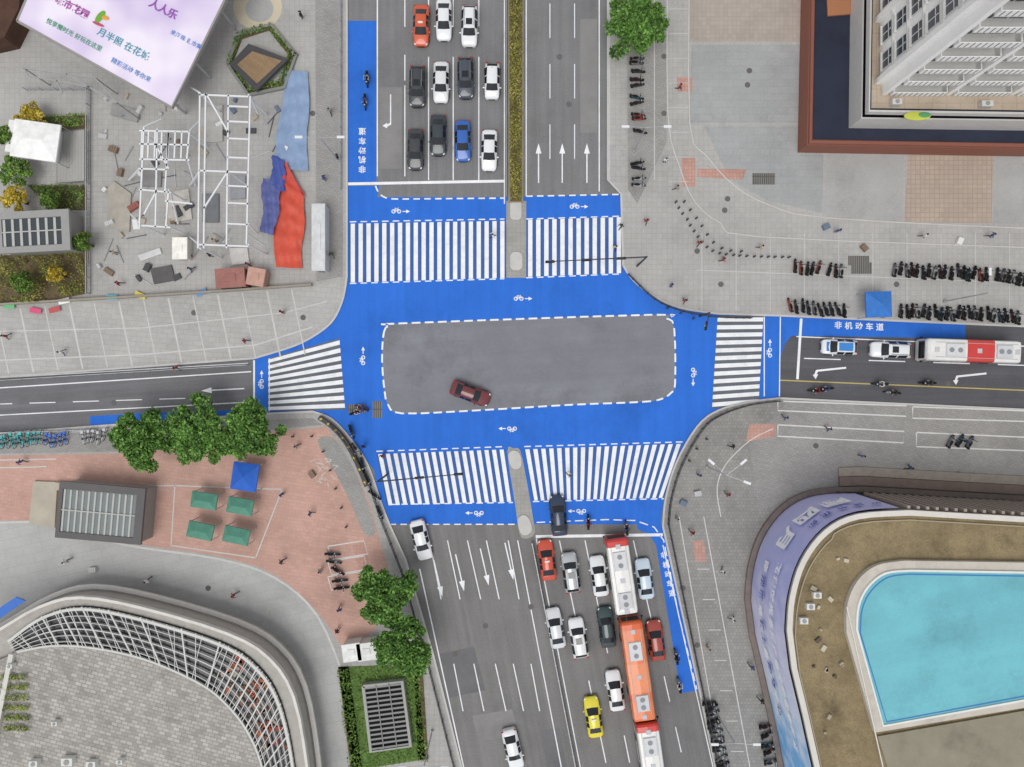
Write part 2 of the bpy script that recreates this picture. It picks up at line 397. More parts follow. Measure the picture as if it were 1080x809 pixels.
for q in ([(820,423),(955,428),(955,439),(820,433)],[(820,448),(953,455),(952,467),(820,460)],[(966,456),(1100,462),(1100,476),(966,471)],[(962,429),(1100,434),(1100,445),(962,441)]):
    l.ribbon(pw(q+[q[0]]),.15,.140)
for a,b,y0,y1 in ((716,770,545,860),(742,800,545,860)):
    l.ribbon(pw([(a,y0),(b,y1)]),.1,.140)
l.ribbon(pw(crv([(760,545),(756,515),(765,490),(790,465),(815,452)],4)),.1,.140)
for i in range(7): l.ribbon(pw([(735+i*6,600+i*32),(748+i*6,600+i*32)]),.08,.142)
mk('pavement_line',l,m_white2,kind='structure')
sheet('tactile_paving',[(730,570),(742,570),(745,592),(733,592)],Z+.003,m_terr);sheet('tactile_paving',[(790,447),(818,447),(818,460),(786,466)],Z+.003,m_terr)
sheet('plaza',crv([(-60,552),(60,553),(130,575),(230,590),(290,610),(335,650),(365,720),(380,809),(385,900),(200,900),(-60,900)],4),Z,m_plaza)
sheet('plaza',[(-200,484),(130,478),(290,455),(345,450)]+crv([(345,450),(372,492),(390,530),(398,560)],3)+[(410,600),(398,660),(372,690)]+crv([(366,690),(335,645),(290,606),(230,586),(130,571),(60,549)],3)+[(-200,548)],Z+.001,m_pink)
sheet('pavement',[(-200,468),(0,462),(268,443),(330,441),(340,448),(290,453),(130,476),(-200,482)],Z+.002,m_pvD)
sheet('pavement',crv([(352,462),(372,492),(388,530),(396,562),(384,562),(370,530),(352,495),(335,465)],3,True),Z+.004,m_pvD)
l=MB()
for p in ([(-100,487),(60,484)],[(-100,496),(50,492)],[(185,512),(298,516)],[(185,512),(181,575)],[(181,575),(270,588)],[(298,516),(270,588)],[(150,512),(185,512)]): l.ribbon(pw(p),.14,.1445)
l.ribbon(pw(crv([(0,551),(60,552),(130,574),(230,589),(290,609),(335,649),(365,719)],4)),.25,.1465)
for i in range(26):
    a=random.uniform(0,6.28);x=343+random.uniform(-11,11);y=492+random.uniform(-10,18);l.ribbon(pw([(x,y),(x+7*math.cos(a),y+5*math.sin(a))]),.07,.1445+i*.0001)
mk('paving_joint_line',l,m_joint,kind='structure')
l=MB()
for y in (572,588,604): l.ribbon(pw([(346,y+4),(384,y-2),(388,y+12),(350,y+18),(346,y+4)]),.12,.1475)
mk('parking_bay_line',l,m_white2,kind='structure')
sheet('tactile_paving',[(372,575),(384,572),(394,610),(384,622)],.142,m_terr)
def island(pts):
    mb=MB();mb.prism(pw(pts),0,.15);return mk('traffic_island',mb,m_kerb,kind='structure')
m_con=G('median_concrete',c(160,158,153),v=.1,sc=.5,tile=(.5,.5,.03,.85,.05,0,0))
sheet('median',[(534,212),(555,212),(555,293),(534,293)],.022,m_con)
sheet('median',crv([(535,476),(542,473),(549,476),(556,510),(562,545),(564,562),(556,568),(548,563),(543,530)],3,True),.022,m_con)
island(rrect(538,266,551,285,5));island(rrect(538,212,550,232,4))
island(crv([(536,480),(541,475),(548,478),(550,490),(545,495),(539,492)],3,True));island(crv([(546,548),(552,543),(558,547),(561,558),(556,564),(549,562)],3,True))
mb=MB();mb.prism(pw([(535,-200),(553,-200),(552,214),(536,214)]),0,.25);mk('median_planter',mb,G('planter_kerb',c(150,140,120)),kind='structure')
m_man=G('manhole_iron',c(104,102,100),v=.1,sc=3)
def disc(px,py,r=.33,z=.1385):
    mb=MB();o=W(px,py);mb.flat([(o.x+r*math.cos(i*.52),o.y+r*math.sin(i*.52),0) for i in range(12)],z);mk('manhole_cover',mb,m_man,kind='structure')
for x,y in ((790,75),(788,90),(767,210),(764,222),(735,265),(945,300),(330,120),(320,335),(720,620),(735,680),(220,620),(760,300),(860,470),(1010,500),(205,330),(700,60),(700,120)): disc(x,y)
for x,y in ((600,110),(560,640),(480,690),(1000,405),(120,425),(590,60),(512,660)): disc(x,y,z=.013)
m_gr=G('drain_grate',c(128,126,122),tile=(.25,3,.08,.5,0,0,0))
for x,y,w,h in ((805,189,24,12),(908,283,22,12),(905,275,22,10)):
    sheet('drain_grate',[(x-w/2,y-h/2),(x+w/2,y-h/2),(x+w/2,y+h/2),(x-w/2,y+h/2)],.1435 if h>10 else .1455,m_gr)
for x,y,w,h in ((398,432,10,18),(376,431,18,9)):
    sheet('drain_grate',[(x-w/2,y-h/2),(x+w/2,y-h/2),(x+w/2,y+h/2),(x-w/2,y+h/2)],.0125,m_gr)
# ============================================================ VEHICLES
m_glass=G('dark_car_glass',c(30,34,40),v=.05,rough=.12,obj=True,spec=.6,grain=0)
m_blk=PL(30,30,32,.7);m_tyre=PL(26,26,27,.9);m_rim=PL(150,152,155,.35,.7)
m_lamp=PL(225,230,235,.2,spec=.6);m_tail=PL(170,20,20,.3)
m_defp=PL(200,200,200,.35,coat=.5)
def merged(mbx):
    key={};vs=[];mp=[]
    for v in mbx.v:
        k=(round(v[0],4),round(v[1],4),round(v[2],4))
        if k not in key: key[k]=len(vs);vs.append(v)
        mp.append(key[k])
    o=MB();o.v=vs;o.f=[tuple(mp[i] for i in f) for f in mbx.f];o.m=mbx.m;return o
def car_tpl(kind):
    if kind=='sedan': st=[(2.34,.46,.50,.36,.54),(2.28,.66,.58,.54,.62),(2.16,.78,.65,.62,.70),(1.9,.86,.73,.68,.79),(1.10,.90,.86,.70,.93),(.38,.91,.92,.60,1.40),(-.35,.91,.94,.62,1.46),(-1.0,.91,.94,.59,1.42),(-1.72,.89,.95,.66,1.06),(-2.12,.84,.92,.64,1.0),(-2.28,.74,.84,.56,.92),(-2.35,.58,.70,.46,.76)];r0,r1=5,7
    elif kind=='suv': st=[(2.30,.50,.58,.40,.62),(2.24,.70,.72,.56,.76),(2.1,.82,.80,.64,.87),(1.8,.89,.88,.70,.95),(1.15,.92,.98,.72,1.06),(.50,.93,1.02,.64,1.58),(-.5,.93,1.04,.66,1.66),(-1.75,.92,1.04,.62,1.60),(-2.15,.88,1.02,.66,1.12),(-2.24,.84,.95,.62,1.0),(-2.30,.76,.85,.58,.9),(-2.34,.62,.7,.5,.75)];r0,r1=5,7
    else: st=[(2.02,.48,.56,.36,.58),(1.96,.68,.68,.52,.72),(1.84,.79,.76,.60,.82),(1.6,.84,.84,.66,.92),(1.10,.86,.93,.68,1.0),(.45,.87,.97,.60,1.46),(-.4,.87,.98,.61,1.52),(-1.45,.86,.98,.57,1.46),(-1.88,.82,.96,.60,1.08),(-1.96,.78,.9,.56,.95),(-2.0,.70,.8,.52,.85),(-2.04,.58,.65,.46,.7)];r0,r1=5,7
    root=empty('car',(0,0,0),link=False);root.name='car_'+kind
    body=MB();ws=MB();rg=MB();sg=MB();sgr=MB()
    V=[]
    for i,(x,w,hs,wr,hr) in enumerate(st):
        gh=r0<=i<=r1
        half=[(w*.96,.2),(w,.48),(w*.985,hs),(wr,hr-(.10 if gh else .02)),(wr*.82,hr),(0,hr+.025)]
        bow=(.10 if i in (r0,r0-1) else 0)
        rowv=[]
        for k_,(y,z) in enumerate(half):
            xx=x+bow*(1-(y/w)**2) if k_>=3 else x
            rowv.append(Vector((xx,y,z)))
        V.append(rowv+[Vector((q.x,-q.y,q.z)) for q in rowv[-2::-1]])
    n=len(V[0])
    for i in range(len(st)-1):
        for j in range(n-1):
            q=[V[i][j],V[i][j+1],V[i+1][j+1],V[i+1][j]]
            jj=j if j<5 else n-2-j
            tgt=body
            if i==r0-1 and jj in(3,4): tgt=ws
            elif i==r1 and jj in (3,4): tgt=rg
            elif r0<=i<r1 and jj==2:
                tgt=sg if j<5 else sgr
                a,b,cc,d=q
                f=.06
                a2=a.lerp(d,f);d2=d.lerp(a,f);b2=b.lerp(cc,f);c2=cc.lerp(b,f)
                body.add([a,b,b2,a2],[(0,1,2,3)]);body.add([d2,c2,cc,d],[(0,1,2,3)])
                q=[a2,b2,c2,d2]
            tgt.add(q,[(0,1,2,3)])
    body.add(V[0],[tuple(range(n-1,-1,-1))]);body.add(V[-1],[tuple(range(n))])
    kw=dict(parent=root,recenter=False,link=False)
    mk('body',merged(body),m_defp,smooth=True,**kw);mk('windshield',merged(ws),m_glass,smooth=True,**kw);mk('rear_window',merged(rg),m_glass,smooth=True,**kw)
    mk('side_window',sg,m_glass,**kw);mk('side_window',sgr,m_glass,**kw)
    xf,xr=st[2][0],st[-3][0]
    for sgn in (1,-1):
        h=MB();h.ell((xf-.10,sgn*st[2][1]*.86,st[2][2]-.01),(.22,.13,.07),n=8,k=4,rot=-sgn*.5);mk('headlight',h,m_lamp,**kw)
        h=MB();h.ell((xr-.06,sgn*st[-3][1]*.84,st[-3][2]-.06),(.14,.17,.09),n=8,k=4);mk('taillight',h,m_tail,**kw)
        h=MB();h.ell((st[4][0]-.25,sgn*(st[4][1]+.1),st[4][2]+.05),(.09,.13,.08),n=8,k=4);mk('mirror',h,m_defp,**kw)
        for x in (xf*.65,xr*.65):
            h=MB();h.cyl((x,sgn*.74,.33),(x,sgn*.93,.33),.33,n=14);h.cyl((x,sgn*.91,.33),(x,sgn*.938,.33),.2,n=10,m=1);mk('wheel',h,[m_tyre,m_rim],**kw)
    h=MB();h.box((st[0][0]-.0,0,.40),(.06,.8,.18),m=0);mk('grille',h,m_blk,**kw)
    for sgn in (1,-1):
        h=MB();h.beam((st[4][0]+.02,sgn*.05,st[4][4]+.03),(st[4][0]-.25,sgn*.45,st[4][4]+.09),.03);mk('wiper',h,m_blk,**kw)
    if kind=='suv':
        for sgn in (1,-1):
            h=MB();h.beam((.3,sgn*.56,1.68),(-1.6,sgn*.56,1.68),.05);mk('roof_rail',h,m_rim,**kw)
        h=MB();h.box((-.15,0,1.692),(.7,.72,.02));mk('sunroof',h,m_glass,**kw)
    else:
        h=MB();h.box((-1.3 if kind!='sedan' else -1.0,0,st[r1][4]+.06),(.16,.04,.08),top=.4);mk('antenna',h,m_blk,**kw)
    return root
T={k:car_tpl(k) for k in ('sedan','suv','hatch')}
def car(kind,px,py,h,col,label,taxi=False,metal=0.0):
    mt=PL(*col,.28,metal,v=.03,coat=.6,nm='car_paint')
    p=W(px,py,.9);p.z=.0
    o=inst(T[kind],p,R(h+random.uniform(-1.2,1.2)),label=label,group='cars queueing at the junction',mats={'body':{0:mt},'mirror':{0:mt}},cat='car')
    o.name='taxi' if taxi else 'car'
    if taxi:
        s=MB();s.box((0,0,1.55),(.22,.6,.14),top=.7);q=mk('roof_sign',s,PL(230,230,220),recenter=False);q.parent=o
    return o
WH=(228,230,232);DG=(66,68,72)
car('sedan',444,26,-90,(205,92,62),'orange taxi waiting in the queue on grey asphalt',taxi=True)
car('sedan',468,20,-90,WH,'white saloon car waiting in queue on grey asphalt')
car('suv',495,27,-90,WH,'white sport utility car waiting in the queue')
car('suv',440,91,-90,DG,'dark grey sport utility car waiting in traffic')
car('sedan',465,86,-90,(218,220,222),'white saloon car waiting in queue on grey asphalt')
car('suv',491,82,-90,(72,78,88),'slate grey sport utility car waiting in traffic')
car('hatch',519,85,-90,WH,'small white hatchback beside the planted median')
car('sedan',438,157,-90,DG,'dark grey saloon car waiting near the stop line')
car('sedan',462,142,-90,(58,66,72),'dark grey saloon car waiting near the stop line')
car('sedan',488,148,-90,(54,100,180),'metallic blue saloon car waiting near the stop line')
car('sedan',516,158,-90,WH,'white saloon car waiting beside the planted median')
o=car('hatch',886,366,178,(228,232,236),'white small car with blue roof on dark asphalt')
for nm,cx,sx,sy,zz in (('roof_wrap',-.45,1.6,.92,1.555),('hood_wrap',1.35,.45,1.1,.985)):
    s=MB();s.box((cx,0,zz),(sx,sy,.02),top=.95);q=mk(nm,s,PL(66,134,205,.3),recenter=False);q.parent=o
car('suv',940,369,178,WH,'white sport utility car waiting on dark asphalt')
car('sedan',496,415,-21,(112,54,58),'dark red saloon car turning across the open junction box')
car('sedan',589,544,94,(46,60,82),'dark blue saloon car stopped over the stop line')
car('sedan',577,591,96,(198,82,62),'orange red taxi waiting at the white stop line',taxi=True)
car('suv',602,604,98,(184,188,192),'silver car waiting at the white stop line',metal=.3)
car('sedan',632,608,98,WH,'white saloon car waiting beside a bus')
car('sedan',680,611,98,(200,216,228),'pale blue white saloon car beside the blue cycle lane')
car('sedan',586,663,99,(212,215,218),'silver white saloon car waiting in queue')
car('suv',610,673,98,WH,'white sport utility car waiting in queue')
car('sedan',640,662,98,(56,74,76),'dark green grey saloon car waiting beside a bus')
car('sedan',692,676,98,(162,74,60),'dull red saloon car waiting beside the orange bus')
car('sedan',649,729,99,WH,'white saloon car waiting beside the orange bus')
car('sedan',626,757,99,(222,210,62),'bright yellow taxi waiting in the queue',taxi=True)
car('sedan',444,570,-76,WH,'white saloon car driving away from the junction')
car('sedan',541,791,-77,WH,'white saloon car driving beside the median fence')
def bus_tpl(L,name):
    root=empty(name,(0,0,0),link=False);kw=dict(parent=root,recenter=False,link=False)
    hl=L/2;w=1.27
    st=[(hl,.80,2.6),(hl-.1,.93,2.85),(hl-.3,1.0,3.0),(hl-.9,1.0,3.05),(hl*.5,1,3.06),(hl*.16,1,3.06),(-hl*.42,1,3.06),(-hl*.62,1,3.06),(-hl+.4,1,3.05),(-hl+.1,.96,2.95),(-hl,.88,2.7)]
    b=MB();V=[]
    for x,k,hz in st:
        hf=[(w*k,.35),(w*k,2.2),(w*k*.99,hz-.35),(w*k*.90,hz-.06),(w*k*.7,hz),(0,hz+.03)]
        V.append([Vector((x,y,z)) for y,z in hf]+[Vector((x,-y,z)) for y,z in hf[-2::-1]])
    n=len(V[0])
    mi=[3,3,3,0,0,1,2,0,0,0]
    for i in range(len(st)-1):
        for j in range(n-1):
            b.add([V[i][j],V[i][j+1],V[i+1][j+1],V[i+1][j]],[(0,1,2,3)],mi[i])
    b.add(V[0],[tuple(range(n-1,-1,-1))],3);b.add(V[-1],[tuple(range(n))],0)
    mk('body',b,[m_defp]*4,**kw)
    g=MB();g.box((hl+.0,0,1.75),(.06,2.0,1.3));mk('windshield',g,m_glass,**kw)
    for s in (1,-1):
        g=MB()
        for i in range(int(L/1.4)): g.box((hl-1.2-i*1.4,s*(w+.005),1.85),(1.2,.03,.85))
        mk('side_window',g,m_glass,**kw)
        g=MB();g.beam((hl-.1,s*(w-.1),2.5),(hl+.25,s*(w+.05),2.3),.06);g.box((hl+.25,s*(w+.08),2.1),(.1,.2,.35));mk('mirror',g,m_blk,**kw)
        for x in (hl-2.4,-hl+2.8):
            g=MB();g.cyl((x,s*1.0,.48),(x,s*1.29,.48),.48,n=14);mk('wheel',g,m_tyre,**kw)
    for x,l,m in ((hl*.42,2.2,PL(208,210,212)),(-hl*.62,1.9,PL(200,202,205))):
        g=MB();g.box((x,0,3.16),(l,1.45,.22),top=.93)
        for i in (-1,1): g.cyl((x+i*l*.22,0,3.26),(x+i*l*.22,0,3.30),.28,m=1,n=12)
        mk('air_conditioner',g,[m,PL(140,142,146)],**kw)
    for x in (hl*.80,-hl*.1,-hl*.90):
        g=MB();g.box((x,0,3.10),(.55,.55,.07),top=.85);mk('roof_hatch',g,PL(190,192,196),**kw)
    for s in (1,-1):
        g=MB();g.beam((hl-.9,s*.82,3.08),(-hl+.5,s*.82,3.08),.05);mk('roof_seam',g,PL(176,176,178),**kw)
    return root
TB={1:bus_tpl(11.3,'city_bus_long'),2:bus_tpl(8.6,'city_bus_short'),3:bus_tpl(10.6,'city_bus_medium')}
def bus(t,px,py,h,c0,c1,c2,c3,label):
    p=W(px,py,2.8);p.z=0
    f=lambda q:PL(*q,.35,v=.08,coat=.3)
    o=inst(TB[t],p,R(h),label=label,group='buses in the junction queues',mats={'body':{0:f(c0),1:f(c1),2:f(c2),3:f(c3)}},cat='bus');o.name='city_bus'
WB=(224,223,220)
bus(3,1027,370,178,WB,(202,66,62),WB,WB,'white city bus with red roof panel on dark asphalt')
bus(2,656,608,98,WB,WB,WB,(200,66,60),'white bus with red front at the stop line')
bus(1,673,708,98,(222,122,74),(226,138,94),(218,112,66),(214,100,58),'long orange city bus with pale roof units in queue')
bus(2,688,803,98,WB,WB,WB,(205,70,64),'red fronted white bus behind the orange bus')
# ============================================================ SCOOTERS & PEOPLE
def scooter_mesh():
    b=MB()
    for x in (.58,-.58): b.cyl((x,-.06,.24),(x,.06,.24),.24,n=12,m=1)
    b.box((0,0,.33),(.55,.3,.08),m=0)
    b.ell((-.42,0,.52),(.42,.19,.24),m=0,n=10,k=6)
    b.ell((-.3,0,.76),(.40,.15,.08),m=1,n=10,k=5)
    b.box((.36,0,.62),(.12,.36,.62),m=0,top=.8)
    b.ell((.5,0,.30),(.28,.1,.2),m=0,n=8,k=5)
    b.cyl((.36,0,.8),(.30,0,1.02),.05,m=1,n=6)
    b.cyl((.27,-.33,1.02),(.27,.33,1.02),.025,m=1,n=6)
    b.ell((.38,0,.95),(.12,.14,.10),m=2,n=8,k=5)
    for s in (1,-1): b.beam((.3,s*.25,1.02),(.3,s*.3,1.2),.02,m=1);b.box((.3,s*.31,1.22),(.03,.12,.08),m=2)
    b.box((-.82,0,.78),(.26,.28,.24),m=3,top=.85)
    return b
ts=mk('motor_scooter',scooter_mesh(),[PL(60,60,65),m_tyre,m_rim,m_blk],recenter=False,link=False,smooth=False)
def bicycle_mesh():
    b=MB()
    for x in (.52,-.52):
        n=16
        for i in range(n):
            a,q=2*math.pi*i/n,2*math.pi*(i+1)/n
            b.beam((x+.33*math.cos(a),0,.34+.33*math.sin(a)),(x+.33*math.cos(q),0,.34+.33*math.sin(q)),.045,m=1)
        b.box((x,0,.70),(.5,.09,.03),m=0)
    for p,q in (((-.52,0,.34),(-.12,0,.34)),((-.12,0,.34),(-.2,0,.85)),((-.12,0,.34),(.38,0,.8)),((-.2,0,.7),(.38,0,.82)),((.52,0,.34),(.36,0,.98)),((-.52,0,.34),(-.2,0,.72))): b.beam(p,q,.05,m=0)
    b.ell((-.2,0,.9),(.15,.09,.05),m=1,n=8,k=4);b.beam((.34,-.28,1.0),(.34,.28,1.0),.04,m=1);b.box((.58,0,.88),(.28,.26,.2),m=0,top=1.15)
    b.beam((-.12,-.15,.34),(-.12,.15,.34),.04,m=1)
    return b
tb=mk('bicycle',bicycle_mesh(),[PL(60,160,175),m_tyre,m_rim],recenter=False,link=False)
SCC=[(40,40,44),(60,62,68),(35,35,38),(45,48,60),(120,120,122),(70,35,35),(50,80,90),(165,168,170),(60,55,50),(150,70,60)]
def row(x0,y0,x1,y1,n,h,t=None,z=.13,cols=None,label='parked electric scooter in a kerbside row',group='scooters parked along the pavement',cat='scooter',jit=14,skip=.1):
    for i in range(n):
        if random.random()<skip: continue
        u=i/max(1,n-1);p=W(x0+(x1-x0)*u+random.uniform(-1,1),y0+(y1-y0)*u+random.uniform(-1.8,1.8));p.z=z
        q=PL(*random.choice(cols or SCC))
        tt=t or ts
        inst(tt,p,R(h+random.uniform(-jit,jit)),label=label,group=group,mats={tt.name:{0:q}},cat=cat)
row(838,281,886,286,9,82)
row(942,284,1000,288,11,80);row(1008,287,1078,294,13,82)
row(832,323,888,327,10,95);row(948,327,1020,331,13,85,skip=.02);row(1026,331,1078,335,9,85)
row(672,64,672,110,9,5);row(672,122,674,140,4,0);row(672,172,673,196,5,5)
row(748,738,762,809,12,15);row(807,765,812,809,6,15);row(352,585,362,618,5,-20,jit=25);row(1000,466,1020,464,3,60)
row(372,455,402,540,6,-55,jit=30)
BL='shared bicycle parked in a kerbside row'
row(2,465,46,462,11,84,t=tb,cols=[(80,185,185),(70,170,175),(90,190,190)],label='teal '+BL,group='shared bicycles parked by the kerb',cat='bicycle')
row(53,463,72,462,5,84,t=tb,cols=[(60,110,205)],label='blue '+BL,group='shared bicycles parked by the kerb',cat='bicycle')
row(92,461,112,459,5,84,t=tb,cols=[(190,195,198)],label='silver '+BL,group='shared bicycles parked by the kerb',cat='bicycle')
row(668,12,668,50,6,0,t=tb,cols=[(80,185,185),(200,200,60)],label='bright '+BL,group='shared bicycles parked by the kerb',cat='bicycle')
def person_mesh(pose):
    if pose=='stand': hipz=.93;la=[(.02,.1,.5),(0,.11,.09),(.14,.12,.05)];lb=[(.0,-.1,.5),(-.02,-.11,.09),(.12,-.12,.05)];aa=[(.0,.26,1.15),(.08,.27,.9)];ab=[(.02,-.26,1.15),(.12,-.25,.92)]
    elif pose=='walk': hipz=.92;la=[(.22,.1,.52),(.3,.1,.1),(.45,.1,.08)];lb=[(-.05,-.1,.5),(-.38,-.1,.16),(-.28,-.1,.06)];aa=[(-.14,.26,1.17),(-.14,.28,.92)];ab=[(.12,-.26,1.16),(.3,-.25,1.0)]
    else: hipz=.9;la=[(.42,.14,.86),(.34,.15,.44),(.48,.15,.40)];lb=[(.42,-.14,.86),(.34,-.15,.44),(.48,-.15,.40)];aa=[(.18,.28,1.18),(.44,.28,1.1)];ab=[(.18,-.28,1.18),(.44,-.28,1.1)]
    lean=.1 if pose=='ride' else 0
    v=[(0,0,hipz),(lean*.4,0,hipz+.25),(lean,0,hipz+.46),(lean,0,hipz+.57),(lean+.02,0,hipz+.66),(lean+.03,0,hipz+.76)]
    r=[(.16,.13),(.15,.11),(.18,.12),(.06,.06),(.095,.085),(.085,.08)]
    e=[(0,1),(1,2),(2,3),(3,4),(4,5)]
    for s,L in ((1,aa),(-1,ab)):
        i=len(v);v.append((lean,s*.19,hipz+.47));r.append((.065,.065));e.append((2,i))
        v.append((L[0][0],L[0][1],L[0][2]));r.append((.05,.05));e.append((i,i+1))
        v.append(L[1]);r.append((.034,.034));e.append((i+1,i+2))
        w=Vector(L[1]);d=(w-Vector(L[0])).normalized();p=w+d*.08;v.append(tuple(p));r.append((.036,.022));e.append((i+2,i+3))
    for s,L in ((1,la),(-1,lb)):
        i=len(v);v.append((0,s*.09,hipz-.04));r.append((.10,.10));e.append((0,i))
        for k,(q,rr) in enumerate(zip(L,(.065,.045,.04))):
            v.append(q);r.append((rr,rr));e.append((i+k,i+k+1))
    me=bpy.data.meshes.new('p');me.from_pydata(v,e,[]);o=bpy.data.objects.new('p',me);COL.objects.link(o)
    sk=o.modifiers.new('s','SKIN');sb=o.modifiers.new('b','SUBSURF');sb.levels=1
    for i,q in enumerate(r): me.skin_vertices[0].data[i].radius=q
    me.skin_vertices[0].data[0].use_root=True
    dg=bpy.context.evaluated_depsgraph_get();dg.update();m2=bpy.data.meshes.new_from_object(o.evaluated_get(dg));bpy.data.objects.remove(o)
    b=MB();b.v=[tuple(x.co) for x in m2.vertices]
    hands=[Vector(aa[1]),Vector(ab[1])]
    for p in m2.polygons:
        z=p.center.z;cc=p.center
        mi=1
        if z>hipz+.58: mi=2
        elif min((cc-h).length for h in hands)<.1: mi=2
        elif pose!='ride' and z<.1: mi=3
        elif z<hipz+.04 and min((cc-h).length for h in hands)>.28: mi=0
        b.f.append(tuple(p.vertices));b.m.append(mi)
    for s,L in ((1,aa),(-1,ab)):
        w=Vector(L[1]);d=(w-Vector(L[0])).normalized();side=Vector((1,0,0)) if abs(d.x)<.7 else Vector((0,1,0))
        base=w+d*.09
        for k,ln in enumerate((.07,.08,.075,.06)):
            a=base+side*(k-1.5)*.02;b.cyl(a,a+d*ln*.6,.009,.008,5,2);b.cyl(a+d*ln*.6,a+d*ln-Vector((0,s*.02,0)),.008,.006,5,2)
        a=w+d*.03+side*.03;b.cyl(a,a+d*.05+side*.03,.011,.008,5,2)
    hx=lean+.03
    b.ell((hx+.10,0,hipz+.68),(.02,.015,.02),m=2,n=6,k=4)
    hair=MB();hair.ell((hx-.015,0,hipz+.765),(.115,.10,.085),n=12,k=6)
    return b,hair
TP={}
for ps in ('stand','walk','ride'):
    b,h=person_mesh(ps)
    o=mk('person',b,[PL(45,48,60),PL(120,120,120),PL(190,150,125),PL(40,38,36)],recenter=False,link=False,smooth=True);o.name='person_'+ps
    KIDS[o.name]=[]
    q=mk('hair',h,PL(28,24,22),parent=o,recenter=False,link=False,smooth=True);TP[ps]=o
SHN=[((225,225,222),'white top'),((40,42,48),'black jacket'),((70,90,140),'blue jacket'),((150,50,50),'red top'),((150,150,148),'grey top'),((60,75,65),'dark green coat'),((200,180,150),'beige coat')]
TR=[(38,42,58),(35,35,36),(90,85,78),(60,70,95)]
def person(px,py,h,pose='walk',z=.13,g='pedestrians around the junction'):
    s,n=random.choice(SHN);p=W(px,py);p.z=z
    act={'walk':'walking across the paving','stand':'standing on the paving','ride':'riding a scooter'}[pose]
    o=inst(TP[pose],p,R(h),label='person in %s and dark trousers %s'%(n,act),group=g,mats={'person_'+pose:{0:PL(*random.choice(TR)),1:PL(*s)}},cat='person');o.name='person'
def rider(px,py,h):
    p=W(px,py);inst(ts,p,R(h),label='electric scooter being ridden on the road',group='ridden scooters',mats={ts.name:{0:PL(*random.choice(SCC))}},cat='scooter')
    q=p+Vector((-.3*math.cos(R(h)),-.3*math.sin(R(h)),0))
    s,n=random.choice(SHN);o=inst(TP['ride'],q+Vector((0,0,-.02)),R(h),label='person in %s seated riding a scooter'%n,group='scooter riders',mats={'person_ride':{0:PL(*random.choice(TR)),1:PL(*s)}},cat='person');o.name='person'
for x,y,h in ((388,86,-90),(386,110,-90),(925,405,180),(938,414,175),(858,412,180),(868,410,185),(975,404,180),(378,434,20),(620,549,90),(715,720,100),(712,690,100),(382,430,160),(660,555,95)): rider(x,y,h)
for i,(x,y,ps) in enumerate([(352,270,'walk'),(344,190,'stand'),(350,120,'walk'),(358,168,'stand'),(262,360,'walk'),(190,388,'walk'),(300,330,'stand'),(225,270,'stand'),(230,255,'stand'),(205,285,'walk'),(125,268,'stand'),(130,300,'walk'),(700,172,'stand'),(712,200,'walk'),(735,258,'walk'),(706,302,'stand'),(720,318,'walk'),(760,275,'walk'),(680,235,'walk'),(654,240,'walk'),(648,262,'walk'),(825,440,'walk'),(870,452,'walk'),(905,480,'stand'),(770,470,'walk'),(735,500,'stand'),(728,560,'walk'),(712,545,'stand'),(760,600,'walk'),(770,650,'walk'),(745,680,'stand'),(790,700,'walk'),(800,735,'walk'),(315,470,'walk'),(300,520,'stand'),(330,540,'walk'),(340,600,'stand'),(360,640,'walk'),(358,662,'stand'),(300,590,'walk'),(150,488,'walk'),(28,486,'walk'),(160,610,'walk'),(250,625,'walk'),(75,590,'walk'),(385,470,'stand'),(405,480,'walk'),(1040,250,'walk'),(970,250,'walk'),(880,245,'stand'),(800,262,'walk'),(12,355,'walk'),(70,372,'walk'),(715,95,'walk'),(765,520,'walk'),(320,20,'stand'),(312,60,'walk'),(265,280,'stand'),(955,492,'walk'),(1015,465,'stand'),(520,250,'walk'),(600,500,'walk')]):
    person(x,y,random.uniform(0,360),ps,z=.13 if not(366<x<657 and 232<y<560) else .02)
# ============================================================ TREES
m_leaf=leafmat('tree_leaves',[(50,82,34),(72,110,46),(96,136,60),(122,158,80)])
m_leafY=leafmat('yellow_leaves',[(130,114,36),(168,148,52),(196,174,68),(210,194,96)])
m_leafG=leafmat('hedge_leaves',[(52,82,36),(80,114,48),(106,136,60),(134,156,78)])
m_leafM=leafmat('median_leaves',[(96,98,42),(134,132,62),(164,154,72),(84,106,46)])
m_leafB=leafmat('shrub_leaves_brown',[(74,98,42),(116,120,58),(150,130,80),(94,118,50),(166,156,74)])
m_bark=G('bark',c(92,78,64),v=.2,sc=3,obj=True)
def leaf(b,p,s,up=.5):
    n=Vector((random.gauss(0,1),random.gauss(0,1),random.gauss(0,.8)+up*1.5)).normalized()
    t=n.orthogonal().normalized();t=Matrix.Rotation(random.uniform(0,6.28),3,n)@t;u=n.cross(t)
    b.add([p-t*s,p+u*s*.55,p+t*s,p-u*s*.55],[(0,1,2,3)])
